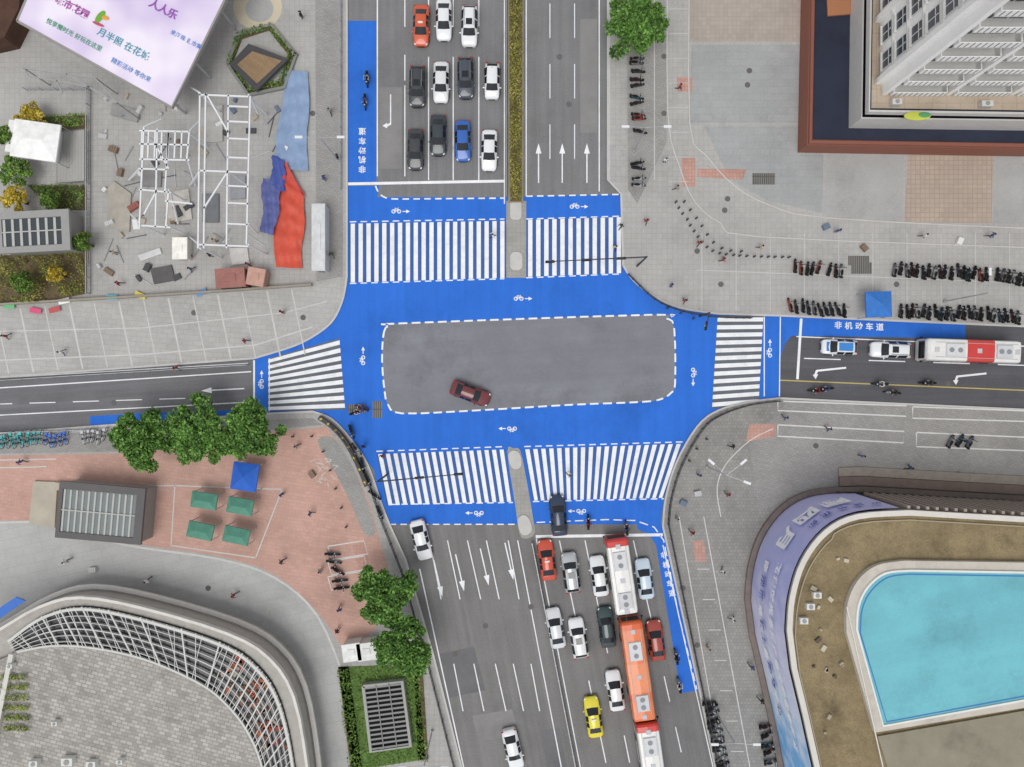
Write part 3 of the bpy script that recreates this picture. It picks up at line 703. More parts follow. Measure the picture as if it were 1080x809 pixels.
def tree_tpl(Rr,h,seed,n=9500,mat=None,nc=44,ls=(.12,.23)):
    random.seed(seed)
    root=empty('tree_%d'%seed,(0,0,0),link=False);kw=dict(parent=root,recenter=False,link=False)
    t=MB();t.cyl((0,0,-.1),(.1,.05,h*.5),.22,.14,8)
    cl=[];ph=random.uniform(0,6.28)
    for i in range(nc):
        a=i*2.39996+random.uniform(-.35,.35);u=(i+.5)/nc
        Rm=Rr*(.84+.13*math.sin(3*a+ph)+.10*math.sin(7*a+2*ph))
        rr=Rm*math.sqrt(u)*.9;zz=h*.56+(1-(rr/Rr)**2)*h*.34*random.uniform(.65,1.2)
        cp=Vector((rr*math.cos(a),rr*math.sin(a),zz));cl.append((cp,random.uniform(.13,.25)*Rr))
        if i%4==0:
            mid=Vector((cp.x*.45,cp.y*.45,h*.55));t.cyl((.1,.05,h*.45),mid,.1,.06,6);t.cyl(mid,cp,.06,.02,5)
    mk('trunk',t,m_bark,**kw)
    l=MB()
    for i in range(n):
        cp,r=random.choice(cl);d=Vector((random.gauss(0,1),random.gauss(0,1),random.gauss(0,1)))
        d=d.normalized()*r*random.uniform(.5,1.1);d.z*=.8
        leaf(l,cp+d,random.uniform(*ls),up=.7)
    mk('crown',l,mat or m_leaf,**kw)
    return root
TT=[tree_tpl(3.5,7.5,11),tree_tpl(3.5,7.0,12),tree_tpl(3.5,8,13)]
TY=tree_tpl(1.9,3.2,14,2500,m_leafY,26,(.1,.19));TG=tree_tpl(1.9,3.4,15,2500,m_leafG,26,(.1,.19))
random.seed(21)
def tree(i,px,py,r,label):
    t=TT[i] if isinstance(i,int) else i
    base=3.5 if isinstance(i,int) else 1.9
    p=W(px,py,6 if isinstance(i,int) else 3);p.z=.13;k=r*S/base
    o=inst(t,p,random.uniform(0,6),label=label,group='broadleaf trees around the junction',scale=(k,k,.95),cat='tree');o.name='broadleaf_tree'
tree(0,145,462,33,'round dark green tree beside the road on paving')
tree(1,204,456,39,'round dark green tree beside the road on paving')
tree(2,262,455,33,'round dark green tree beside the road on paving')
tree(0,403,630,34,'leafy green tree beside the carriageway')
tree(2,426,684,33,'leafy green tree beside the planted bed')
tree(1,672,20,35,'leafy green street tree above parked bicycles')
tree(TY,12,208,17,'small yellow leaved tree in the garden')
tree(TY,28,122,18,'small yellow green tree in the garden')
tree(TG,12,178,19,'small green tree beside the white tent')
tree(TG,50,208,13,'small green tree in the garden')
tree(TG,6,142,14,'small green tree in the garden')
tree(TG,20,296,14,'small green tree in the garden');tree(TY,55,288,11,'small yellow green tree in the garden');tree(TG,84,255,12,'small green tree in the garden')
def inpoly(x,y,P):
    r=False;j=len(P)-1
    for i in range(len(P)):
        if (P[i][1]>y)!=(P[j][1]>y) and x<(P[j][0]-P[i][0])*(y-P[i][1])/(P[j][1]-P[i][1])+P[i][0]: r=not r
        j=i
    return r
m_soil=G('soil',c(108,94,72),v=.25,sc=.8)
def bed(pts,n,h,mat,label,name='hedge',s=(.08,.17),z0=.13,grass=None,patchy=0):
    P=[(q.x,q.y) for q in pw(pts)]
    xs=[p[0] for p in P];ys=[p[1] for p in P];b=MB();b.prism([(p[0],p[1],0) for p in P],z0,z0+.06,1)
    ph=random.uniform(0,9);k=0;tr=0
    while k<n and tr<n*20:
        tr+=1
        x=random.uniform(min(xs),max(xs));y=random.uniform(min(ys),max(ys))
        if not inpoly(x,y,P): continue
        f=math.sin(x*1.3+ph)*math.sin(y*1.1+ph*2)+.4*math.sin(x*3+y*2.3)
        if patchy and f<-.1 and random.random()<patchy: continue
        k+=1;hh=h*(.55+.3*f+.3*random.random())
        leaf(b,Vector((x,y,z0+.08+max(0,hh))),random.uniform(*s),up=.8)
    mk(name,b,[mat,grass or m_soil],label=label,cat='hedge')
bed([(537,-30),(551,-30),(550,213),(538,213)],2600,.8,m_leafM,'long yellow green hedge in the road median',z0=.25)
bed([(44,124),(94,122),(94,136),(48,138)],500,1.0,m_leafG,'clipped green hedge along garden edge')
bed([(30,196),(92,196),(92,222),(60,222)],800,.8,m_leafG,'low green hedge beside grey garden steps')
bed([(0,270),(95,264),(92,310),(40,320),(0,320)],2600,.9,m_leafB,'mixed green and brown shrubs in a planted bed',name='shrub_bed',patchy=.8)
bed([(78,245),(95,245),(95,262),(78,262)],250,1.0,m_leafY,'patch of yellow shrubs in planted bed',name='shrub_bed')
m_grass=G('grass_lawn',c(96,122,64),v=.2,sc=.8,grain=.2)
bed([(357,703),(440,700),(449,800),(372,812)],2600,.35,leafmat('lawn_leaves',[(70,100,46),(94,124,58),(120,148,74)]),'green planted bed around a ventilation grille',name='planted_bed',grass=m_grass)
bed([(357,703),(368,702),(382,808),(370,811)],500,.9,m_leafG,'dark clipped hedge edging the planted bed')
bed([(437,708),(446,707),(452,800),(441,801)],400,.9,m_leafG,'dark clipped hedge edging the planted bed')
# ============================================================ STREET FURNITURE
m_gal=PL(170,172,175,.5,.2);m_dk=PL(62,64,68,.6)
def fence(pts,label,h=1.0,z0=.13,mat=None,st=1.8,name='guard_rail',w=.06):
    P=pw(pts);b=MB();Q=resample([Vector((p.x,p.y,0)) for p in P],st)
    for a,d in zip(Q[:-1],Q[1:]):
        for z in (h,h*.55,.15): b.beam((a.x,a.y,z0+z),(d.x,d.y,z0+z),w)
        n=4
        for i in range(1,n): q=a.lerp(d,i/n);b.beam((q.x,q.y,z0+.15),(q.x,q.y,z0+h),.025)
    for q in Q: b.beam((q.x,q.y,z0),(q.x,q.y,z0+h+.08),w*1.5)
    mk(name,b,mat or m_gal,label=label,cat='fence')
fence([(534,-40),(534,208)],'white metal guard rail beside the median hedge',z0=.02)
fence([(561,572),(607,809),(620,880)],'white metal median fence between carriageways',z0=.02,w=.1)
fence([(360,-40),(360,200)],'grey metal railing along the kerb',w=.05)
fence(crv([(662,290),(690,316),(720,329),(757,335),(790,336)],4),'dark metal railing around curved kerb',mat=m_dk)
fence(crv([(822,423),(790,427),(760,437),(740,452),(718,490),(707,525),(704,552)],4)+[(755,800)],'dark metal railing around curved kerb',mat=m_dk)
fence(crv([(350,447),(370,472),(388,505),(402,545)],4)+[(424,600),(450,690),(480,809)],'dark metal railing around curved kerb',mat=m_dk)
fence([(-40,404),(262,385)],'grey metal railing along the carriageway',z0=.01,w=.05)
fence([(30,96),(94,96)],'grey metal railing on garden edge');fence([(96,96),(96,310)],'grey metal railing on garden edge',w=.08)
fence([(1200,542),(960,524),(880,518)],'dark railing along the curved building',mat=m_dk)
fence([(0,456),(100,453)],'grey railing behind parked bicycles',w=.05)
b=MB();pth=pw(crv([(338,440),(352,450),(366,466),(378,488),(388,512)],4));b.wall(pth,.45,.13,.95,0)
Q=resample([Vector((p.x,p.y,0)) for p in pth],.8)
for i in range(1,len(Q)-1):
    if i%2: d=(Q[i+1]-Q[i-1]).normalized();b.box((Q[i].x,Q[i].y,.96),(.28,.22,.02),math.atan2(d.y,d.x)+.6,1)
mk('corner_barrier',b,[PL(76,72,70),PL(190,166,74)],label='dark curved barrier with yellow stripes at kerb',cat='barrier')
b=MB();b.wall(pw(crv([(-40,328),(0,322),(100,316),(200,310),(330,301)],3)),.22,.13,.9);mk('boundary_wall',b,G('wall_grey',c(154,147,136),v=.15,sc=.5),label='low grey boundary wall along the pavement',cat='wall')
for x,y,q in ((40,328,(215,90,130)),(70,318,(240,240,235)),(12,323,(110,190,130)),(120,314,(110,180,195)),(60,327,(190,90,90)),(150,312,(215,200,90)),(214,309,(110,150,200))):
    b=MB();p=W(x,y);b.box((p.x,p.y,.5),(1.3,.6,.02),R(random.uniform(-30,30)));b.beam((p.x,p.y,.13),(p.x,p.y,.5),.05);mk('pennant_board',b,PL(*q),label='small bright tilted board beside the low wall',cat='sign')
def bollards(pts,st,label='short dark bollard standing on the paving',h=.7,r=.11):
    Q=resample([Vector((p.x,p.y,0)) for p in pw(pts)],.1)
    b=MB();b.cyl((0,0,0),(0,0,h),r,r*.85,8);b.ell((0,0,h),(r*1.05,r*1.05,r*.7),n=8,k=5)
    t=mk('bollard',b,PL(70,68,68),recenter=False,link=False)
    acc=0
    for a,d in zip(Q[:-1],Q[1:]):
        acc+=(d-a).length
        if acc>=st: acc=0;inst(t,Vector((d.x+random.uniform(-.06,.06),d.y,.13)),0,label=label,group='bollards on the paving',cat='bollard')
bollards(crv([(708,208),(722,230),(745,262),(775,270),(835,272)],4),.75)
bollards(crv([(715,205),(735,233),(758,262),(790,266)],4),1.1)
bollards(crv([(722,500),(730,478),(750,458)],4),1.6);bollards([(690,320),(740,340)],1.6)
bollards(crv([(270,470),(330,460),(350,500),(366,555)],3),2.2)
def lamp(px,py,h,arms,label,H_=8.5,La=1.8):
    p=W(px,py);root=empty('street_lamp',(p.x,p.y,.13),label,'street lamp','street lamps around the junction')
    b=MB();b.cyl((p.x,p.y,.13),(p.x,p.y,H_),.08,.05,8);b.cyl((p.x,p.y,.13),(p.x,p.y,.5),.16,.16,8);mk('pole',b,m_gal,parent=root)
    for a in arms:
        d=Vector((math.cos(R(h+a)),math.sin(R(h+a)),0));e=Vector((p.x,p.y,H_))+d*La+Vector((0,0,.3))
        b=MB();b.beam((p.x,p.y,H_-.05),e,.06);mk('arm',b,m_gal,parent=root)
        b=MB();b.beam(e,e+d*.8,.26,h=.1);mk('lamp_head',b,PL(225,226,228),parent=root)
for x,y,h,a in ((668,160,0,(0,180)),(357,170,0,(0,180)),(745,492,20,(120,-40,20)),(456,770,0,(0,180)),(753,748,0,(0,180)),(995,318,90,(0,))):
    lamp(x,y,h,a,'tall grey street lamp beside the kerb')
def mast(px,py,tx,ty,z,label,heads):
    e=W(tx,ty,z);s=W(px,py,z);p=Vector((s.x,s.y,.13))
    root=empty('traffic_light',p,label,'traffic light')
    b=MB();b.cyl(p,(p.x,p.y,z+.2),.12,.09,8);b.cyl((p.x,p.y,z),e,.08,.05,8);mk('mast',b,m_dk,parent=root)
    for t in heads:
        q=Vector((p.x,p.y,z)).lerp(e,t);d=(e-Vector((p.x,p.y,z))).normalized()
        b=MB();b.box((q.x,q.y,z-.2),(1.0,.22,.35),math.atan2(d.y,d.x),0)
        for i,mm in enumerate((1,2,3)):
            b.cyl((q.x+d.x*(i-1)*.3+d.y*.11,q.y+d.y*(i-1)*.3-d.x*.11,z-.2),(q.x+d.x*(i-1)*.3+d.y*.16,q.y+d.y*(i-1)*.3-d.x*.16,z-.2),.12,n=8,m=mm)
        mk('signal_head',b,[m_blk,m_tail,m_yel,PL(30,150,80)],parent=root)
mast(682,271,577,276,6.5,'dark traffic signal mast with long arm over crosswalk',(.25,.6,.97))
mast(398,508,486,500,6.5,'dark traffic signal mast with long arm over crosswalk',(.5,.97))
mast(748,330,745,345,4.5,'short dark traffic signal pole at the corner',(.9,))
def tent(px,py,sx,sy,rot,col,label,z=2.6,name='canopy_tent',rise=.7,cat='tent',ridge=0.0):
    p=W(px,py,z);root=empty(name,(p.x,p.y,.13),label,cat);a=R(rot)
    def q(x,y,zz): return (p.x+x*math.cos(a)-y*math.sin(a),p.y+x*math.sin(a)+y*math.cos(a),zz)
    b=MB();hx,hy=sx/2,sy/2;rx=hx*ridge
    v=[q(-hx,-hy,z),q(hx,-hy,z),q(hx,hy,z),q(-hx,hy,z),q(-rx,0,z+rise),q(rx+.01,0,z+rise)]
    v+=[q(-hx,-hy,z-.25),q(hx,-hy,z-.25),q(hx,hy,z-.25),q(-hx,hy,z-.25)]
    b.add(v,[(0,1,5,4),(1,2,5),(2,3,4,5),(3,0,4),(6,7,1,0),(7,8,2,1),(8,9,3,2),(9,6,0,3)])
    mk('canopy',b,PL(*col,v=.14),parent=root)
    for x in (-1,1):
        for y in (-1,1):
            b=MB();b.beam(q(x*(hx-.08),y*(hy-.08),.13),q(x*(hx-.08),y*(hy-.08),z),.07);mk('post',b,m_gal,parent=root)
    return root
tent(927,321,2.9,2.9,2,(56,118,196),'square blue canopy tent on the pavement')
tent(258,503,2.9,3.1,-8,(44,98,192),'square blue canopy tent on reddish paving')
for x,y,r in ((215,528,-8),(253,534,-10),(211,560,-12),(249,565,-12)): tent(x,y,2.9,1.8,r,(88,142,124),'teal green ridge canopy on the reddish terrace',name='garden_canopy',cat='canopy',ridge=.55,rise=.5)
tent(37,148,5.2,4.2,-8,(238,238,236),'white box shaped tent beside the garden',z=3.2,rise=.5,ridge=.4)
b=MB();p=W(37,150,1.5);b.box((p.x,p.y,1.55),(4.6,3.6,2.8),R(-8));mk('event_booth',b,PL(228,228,226),label='white walled event booth under a white roof',cat='booth')
def gable_entry(cx,cy,sx,sy,rot,label,z=3.4,n=9,fr=(96,94,94),gl=(124,132,132)):
    p=W(cx,cy,z);root=empty('subway_entrance',(p.x,p.y,.13),label,'subway entrance');a=R(rot)
    def q(x,y): return Vector((p.x+x*math.cos(a)-y*math.sin(a),p.y+x*math.sin(a)+y*math.cos(a),0))
    def pl(x0,y0,x1,y1): return [q(x0,y0),q(x1,y0),q(x1,y1),q(x0,y1)]
    hx,hy=sx/2,sy/2
    b=MB();b.prism(pl(-hx+.2,-hy+.2,hx-.2,hy-.2),.13,z-.3);mk('wall',b,PL(146,144,140),parent=root)
    b=MB()
    for r in ((-hx,-hy,hx,-hy+.7),(-hx,hy-.8,hx,hy),(-hx,-hy+.7,-hx+.45,hy-.8),(hx-.9,-hy+.7,hx,hy-.8)): b.prism(pl(*r),z-.3,z+.1)
    mk('roof_frame',b,PL(*fr),parent=root)
    b=MB();b.prism(pl(-hx+.45,-hy+.7,hx-.9,hy-.8),z-.28,z-.05);mk('glass_roof',b,PL(*gl,.2),parent=root)
    b=MB();w=(sx-1.4)/n
    for i in range(n): b.prism(pl(-hx+.55+i*w,-hy+.75,-hx+.55+i*w+w*.3,hy-.85),z-.05,z+.04)
    b.prism(pl(-hx+.45,-.05,hx-.9,.08),z+.04,z+.09)
    mk('roof_slats',b,PL(180,180,176),parent=root)
gable_entry(106,541,9.6,6.3,-5,'dark framed subway entrance with slatted glass roof',n=12)
b=MB();b.prism(pw([(38,507),(63,508),(60,556),(33,551)]),.13,.5);b.prism(pw([(62,508),(120,509),(120,516),(62,516)]),.13,.9);mk('concrete_ramp',b,G('beige_concrete',c(182,175,160),v=.1,sc=.5),label='beige concrete landing beside the subway entrance',cat='ramp')
gable_entry(36,244,8,4.6,3,'grey framed subway entrance with dark glass in garden',n=7,fr=(152,152,150),gl=(70,76,80))
b=MB()
for i in range(9): b.prism(pw([(62+i*3.6,140),(62+i*3.6+3,140),(62+i*3.6+3,193),(62+i*3.6,193)]),.13,.2+.1*i)
mk('garden_steps',b,PL(168,167,163),label='wide pale stone steps beside the garden',cat='steps')
sheet('path',[(60,136),(96,136),(96,196),(60,196)],Z+.002,m_pvD)
p=W(407,756,.9);root=empty('ventilation_shaft',(p.x,p.y,.13),'dark slatted ventilation shaft on a green bed','ventilation shaft')
Q=pw([(383,724),(424,719),(433,787),(391,793)],1.2)
b=MB();b.wall(Q+[Q[0]],.35,.13,1.25);mk('rim',b,PL(160,160,156),parent=root)
b=MB();b.prism(Q,.13,.8);mk('shaft',b,PL(34,34,36),parent=root)
b=MB()
for i in range(14):
    t=(i+.5)/14;b.beam(Q[0].lerp(Q[3],t)+Vector((0,0,-.05)),Q[1].lerp(Q[2],t)+Vector((0,0,-.05)),.2,h=.06)
for t in (.33,.66): b.beam(Q[0].lerp(Q[1],t),Q[3].lerp(Q[2],t),.1)
mk('louvre',b,PL(136,136,134),parent=root)
def kiosk(x,y,sx,sy,h,rot,col,label,name='kiosk',cat='kiosk',roof=None):
    p=W(x,y,h);root=empty(name,(p.x,p.y,.13),label,cat)
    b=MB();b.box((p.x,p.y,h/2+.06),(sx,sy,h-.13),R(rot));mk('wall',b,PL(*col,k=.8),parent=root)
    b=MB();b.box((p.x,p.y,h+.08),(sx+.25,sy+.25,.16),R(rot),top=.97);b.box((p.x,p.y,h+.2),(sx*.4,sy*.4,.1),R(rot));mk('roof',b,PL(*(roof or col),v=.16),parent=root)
    a=R(rot);b=MB();b.box((p.x+math.sin(a)*(sy/2+.01),p.y-math.cos(a)*(sy/2+.01),h*.55),(sx*.6,.04,h*.5),a);mk('window',b,m_glass,parent=root)
kiosk(371,688,1.9,1.8,2.4,8,(225,225,222),'small white kiosk beside the green bed');kiosk(387,687,2.0,1.8,2.4,8,(218,218,215),'small white kiosk beside the green bed')
kiosk(336,250,1.3,7.4,2.6,0,(205,207,208),'long pale bus shelter box beside the kerb',name='street_shelter',cat='shelter')
kiosk(243,293,3.2,2.0,2.2,4,(120,75,68),'small red brown market hut with flat roof',name='market_hut',cat='hut',roof=(154,106,98))
kiosk(270,292,1.8,1.8,2.2,-10,(190,150,135),'small pinkish market hut with flat roof',name='market_hut',cat='hut')
kiosk(190,262,1.5,2.3,1.6,0,(232,230,220),'white storage box with yellow edge on plaza',name='storage_box',cat='box',roof=(238,236,228))
def frame(segs,z,label,posts,w=.16,col=(222,224,226),name='steel_frame'):
    root=empty(name,W(posts[0][0],posts[0][1]),label,'steel frame');b=MB()
    for a,d,*r in segs:
        z0,z1=(r[0],r[-1]) if r else (z,z);b.beam(W(*a,z0),W(*d,z1),w)
    mk('beams',b,PL(*col),parent=root)
    for q in posts:
        s=W(q[0],q[1],z);b=MB();b.beam((s.x,s.y,.13),(s.x,s.y,z+.02),w);mk('post',b,PL(*col),parent=root)
sg=[((147,y),(200,y+1)) for y in (138,152,168)]+[((147,178),(176,179)),((147,200),(180,203)),((150,238),(180,240)),((174,212),(203,215))]
sg+=[((152,134),(147,242)),((166,136),(164,240)),((178,140),(174,204)),((200,138),(197,170)),((178,200),(175,240))]
sg+=[((150+i*7,139),(149+i*7,167)) for i in range(7)]
sg+=[((152,134),(170,126),5.5,4.2),((200,138),(210,128),5.5,4),((150,238),(138,226),5.5,1.5),((180,203),(188,236),5.5,.4),((147,178),(136,190),5.5,.5),((198,168),(206,196),5.5,.5),((166,200),(152,226),5.5,5.5),((164,152),(178,178),5.5,5.5)]
frame(sg,5.5,'white steel stage frame with ladder beams on plaza',[(150,140),(199,140),(150,238),(176,238),(175,200)])
sg=[((211,98),(209,262)),((241,100),(239,262)),((264,102),(260,258)),((217,98),(215,262))]+[((210,y),(262,y+2)) for y in (100,180,258)]+[((240,y),(262,y+1)) for y in (112,128,146,166,196,214,236)]
sg+=[((217,98),(241,140),6.5,6.5),((241,180),(215,220),6.5,6.5),((211,180),(200,196),6.5,.5),((210,258),(200,250),6.5,.5),((264,102),(272,120),6.5,2),((211,98),(201,92),6.5,3),((262,236),(271,246),6.5,.6)]
frame(sg,6.5,'tall white steel truss frame over the plaza',[(210,98),(262,100),(211,262),(262,258),(240,180)])
frame([((25,72),(100,82)),((60,85),(66,98)),((100,82),(125,110)),((30,80),(95,92)),((70,78),(125,110)),((25,72),(30,80))],5,'thin grey steel frame beneath the banner',[(25,72),(100,82),(125,110)],w=.12,col=(160,160,160))
for q,cc in (([(147,270),(170,262),(172,268),(150,276)],(205,205,205)),([(175,205),(200,200),(204,232),(178,236)],(196,190,182)),([(215,205),(232,205),(232,235),(215,235)],(112,114,118)),([(115,200),(122,192),(140,205),(138,245),(118,240)],(168,162,152)),([(212,115),(236,112),(236,150),(213,152)],(178,176,172)),([(150,180),(172,182),(171,198),(151,197)],(132,130,128)),([(160,284),(182,280),(186,296),(164,300)],(90,88,88)),([(243,262),(262,262),(264,278),(246,280)],(196,194,190)),([(120,110),(150,118),(146,130),(118,122)],(150,148,146)),([(244,186),(260,186),(260,210),(244,211)],(150,152,156))):
    b=MB();b.prism(pw(q),.13,.4);mk('stage_platform',b,PL(*cc,v=.15),label='low flat stage platform board on the plaza',cat='platform')
# loose steel poles lying about
b=MB();b.cyl((-1.2,0,.06),(1.2,0,.06),.05,n=6);b.cyl((1.16,0,.06),(1.24,0,.06),.08,n=6)
tpole=mk('steel_pole',b,PL(205,206,208),recenter=False,link=False)
for i in range(34):
    x,y=random.choice((random.uniform(108,205),random.uniform(200,300))),random.uniform(105,298)
    if 280<x and 160<y<285: continue
    p=W(x,y);p.z=.16;inst(tpole,p,random.uniform(0,3.14),label='loose steel pole lying on the plaza',group='steel poles lying on the plaza',mats={'steel_pole':{0:PL(*random.choice([(205,206,208),(150,152,155),(90,92,96)]))}},cat='pole',scale=(random.uniform(.4,1.3),1,1))
p=W(273,64,.5)
HX=[(240,68),(252,36),(286,26),(312,58),(300,92),(262,100)];HI=[(246,67),(256,42),(284,33),(305,59),(296,86),(264,93)]
b=MB();hexo=pw(HX,.5);b.wall(hexo+[hexo[0]],.35,.13,.6);mk('planter_wall',b,PL(134,136,132),label='hexagonal grey planter wall on the plaza',cat='planter')
for i in range(6):
    bed([HX[i],HX[(i+1)%6],HI[(i+1)%6],HI[i]],170,.6,m_leafG,'narrow green hedge inside hexagonal planter wall')
root=empty('pavilion',(p.x,p.y,.13),'tilted wooden deck pavilion with dark frame on plaza','pavilion')
m_wood=G('wood_deck',c(150,126,98),v=.12,sc=.5,tile=(4,.22,.02,.6,.08,35,.5))
b=MB();b.prism(pw([(242,68),(262,46),(304,62),(270,96)],1.4),1.0,1.4);mk('roof',b,PL(74,74,76),parent=root)
b=MB();b.prism(pw([(250,68),(266,54),(297,64),(271,88)],1.5),1.4,1.5);mk('deck',b,m_wood,parent=root)
for x,y in ((245,68),(264,50),(299,63),(270,92)):
    s=W(x,y,1);b=MB();b.beam((s.x,s.y,.13),(s.x,s.y,1.0),.15);mk('post',b,m_dk,parent=root)
sheet('plaza',[(272+26*math.cos(i*.4),8+24*math.sin(i*.4)) for i in range(16)],Z+.004,G('beige_round_paving',c(200,190,168),v=.1,sc=.5))
sheet('plaza',[(274+15*math.cos(i*.4),10+14*math.sin(i*.4)) for i in range(16)],Z+.008,m_slabC)
def tarp(pts,col,label,z=.5,nx=14,ny=26,amp=.16):
    a,d,e,f=[Vector((q[0],q[1],0)) for q in pts];b=MB();vs=[]
    ph=random.uniform(0,6)
    for j in range(ny+1):
        for i in range(nx+1):
            u,v=i/nx,j/ny;q=a.lerp(d,u).lerp(f.lerp(e,u),v)
            zz=z+amp*math.sin(u*7+v*13+ph)*math.cos(v*19-u*4)+random.uniform(-.06,.06)
            jx=math.sin(v*9+ph)*1.2*(abs(u-.5)>.4)
            w=W(q.x+jx,q.y);vs.append((w.x,w.y,max(.2,zz)))
    fs=[(j*(nx+1)+i,(j+1)*(nx+1)+i,(j+1)*(nx+1)+i+1,j*(nx+1)+i+1) for j in range(ny) for i in range(nx)]
    b.add(vs,fs);mk('tarpaulin',b,PL(*col,.5,v=.14),label=label,cat='tarpaulin',smooth=True)
tarp([(303,75),(327,78),(325,182),(290,178)],(136,158,190),'crumpled grey blue tarpaulin spread on the plaza')
tarp([(291,178),(323,210),(319,284),(291,282)],(208,86,66),'bright red tarpaulin spread on the plaza',z=.45)
tarp([(290,165),(303,172),(303,205),(288,200)],(78,94,164),'crumpled dark blue tarpaulin on the plaza',z=.9,amp=.3,nx=8,ny=10)
tarp([(280,190),(300,195),(292,250),(278,246)],(96,104,160),'crumpled purple blue tarpaulin beside red sheet',z=.9,amp=.35,nx=8,ny=14)
tarp([(303,172),(321,205),(323,210),(300,190)],(200,80,70),'folded red tarpaulin corner on the plaza',z=.8,nx=5,ny=6)
cr=MB()
cr.box((0,0,.3),(1,.7,.6));
for i in range(4): cr.box((-.38+i*.25,0,.63),(.18,.72,.05))
for s in (1,-1): cr.box((0,s*.36,.3),(1.02,.04,.1))
tc=mk('crate',cr,PL(170,160,140),recenter=False,link=False)
CC=[(225,225,222),(150,96,86),(80,80,84),(180,170,150),(110,125,145),(200,200,198),(130,112,96),(190,190,190)]
for i in range(64):
    x,y=random.uniform(105,325),random.uniform(100,300)
    if 240<x<325 and (25<y<105 or 160<y<285): continue
    p=W(x,y);p.z=.13;k=random.uniform(.3,.9)
    inst(tc,p,random.uniform(0,6),label='small wooden storage crate standing on the plaza',group='crates and boxes on the plaza',mats={'crate':{0:PL(*random.choice(CC))}},cat='crate',scale=(k*random.uniform(.8,1.6),k,random.uniform(.3,.9)))
for x,y in ((870,240),(910,262),(1010,255),(720,530),(735,520),(330,500),(100,600)):
    p=W(x,y);p.z=.13;inst(tc,p,random.uniform(0,6),label='small storage crate standing on pavement',group='crates on the pavement',mats={'crate':{0:PL(*random.choice(CC))}},cat='crate',scale=(.8,.8,.8))
# ============================================================ BANNER NW
z=6.0
Bq=pw([(18,22),(30,-6),(70,-60),(262,-60),(237,0),(181,113)],z)
p=W(130,40,z)
root=empty('banner_canopy',(p.x,p.y,.13),'large lilac white banner canopy with printed lettering','banner')
for q in ((30,22),(100,62),(172,100),(200,60),(228,5),(120,-40)):
    s=W(*q,z);b=MB();b.cyl((s.x,s.y,.13),(s.x,s.y,z-.4),.14,n=8);mk('post',b,m_gal,parent=root)
b=MB();b.wall(Bq+[Bq[0]],.25,z-.45,z+.04);b.prism(Bq,z-.2,z-.02);mk('frame',b,PL(150,146,144),parent=root)
m_ban=bpy.data.materials.new('banner_gradient');m_ban.use_nodes=True
nt=m_ban.node_tree;N=nt.nodes;L=nt.links;ge=N.new('ShaderNodeTexCoord');no=N.new('ShaderNodeTexNoise');no.inputs['Scale'].default_value=.13;no.inputs['Detail'].default_value=2;rp=N.new('ShaderNodeValToRGB')
L.new(ge.outputs['Object'],no.inputs['Vector']);L.new(no.outputs['Fac'],rp.inputs[0]);L.new(rp.outputs[0],N['Principled BSDF'].inputs['Base Color'])
e=rp.color_ramp.elements;e[0].position=.35;e[0].color=(*c(206,190,226),1);e[1].position=.6;e[1].color=(*c(238,230,244),1)
b=MB();b.flat(Bq,z+.02);mk('banner',b,m_ban,parent=root)
ta=R(-28)
text('人人乐',172,10,z+.07,1.1,ta,PL(150,84,176),'lettering',parent=root,bold=.03)
text('城市花园',76,8,z+.07,1.0,ta,PL(170,90,165),'lettering',parent=root,bold=.03)
text('月半照 在花城',130,47,z+.07,1.0,ta,PL(64,150,168),'lettering',parent=root,bold=.01)
text('悦享慢时光 好玩在这里',78,37,z+.07,.66,ta,PL(56,150,110),'lettering',parent=root,bold=.01)
text('精彩活动 等你来',138,74,z+.07,.66,ta,PL(96,140,200),'lettering',parent=root,bold=.01)
text('来海珠 逛市集',196,42,z+.07,.6,ta,PL(96,140,200),'lettering',parent=root,bold=.01)
b=MB();q=W(106,18,z);b.ell((q.x,q.y,z+.1),(.8,.35,.04),n=12,k=4,rot=.9);b.ell((q.x+.5,q.y-.1,z+.1),(.5,.25,.04),n=12,k=4,rot=-.3,m=1);b.ell((q.x-.2,q.y-.8,z+.1),(.7,.16,.04),n=12,k=4,rot=-.4,m=2);mk('emblem',b,[PL(110,170,60),PL(220,160,80),PL(190,80,110)],parent=root)
b=MB();b.prism(pw([(-40,-20),(22,-20),(20,8),(4,40),(-40,50)],3),.13,3);mk('annex_building',b,G('dark_brown_cladding',c(84,62,52),v=.3,sc=.6),label='low dark brown annex building beside the banner',cat='building')
# ============================================================ NE BUILDING
z=3.0
m_brown=PL(136,86,72);m_navy=G('navy_roof',c(46,50,66),v=.14,sc=.3,rough=.6,stain=.2)
A=[(856,-80),(851,153),(1200,159),(1200,-80)]
p=W(980,60,0)
root=empty('podium_building',(p.x,p.y,.13),'brown edged podium building with a dark navy roof','building')
b=MB();b.prism(pw(A,z),.13,z-.02);mk('wall',b,m_brown,parent=root)
b=MB();b.prism(pw([(861,-80),(857,147),(1200,153),(1200,-80)],z),z-.02,z+.06);mk('roof',b,m_navy,parent=root)
b=MB();b.wall(pw([(858,-80),(853.5,150.5),(1200,156.5)],z),.4,z-.01,z+.35);mk('parapet',b,m_brown,parent=root)
b=MB();b.prism(pw([(868,-80),(897,-80),(897,16),(872,18)],z),z+.07,z+.3);mk('roof_panel',b,PL(170,116,84),parent=root)
zt_=7.0
TR_=[(920,-80),(917,117),(1200,121),(1200,-80)]
b=MB();b.prism(pw(TR_,zt_),z+.07,zt_-.05);mk('terrace_wall',b,G('navy_glass_wall',c(46,50,66),v=.2,sc=.6,rough=.4),parent=root)
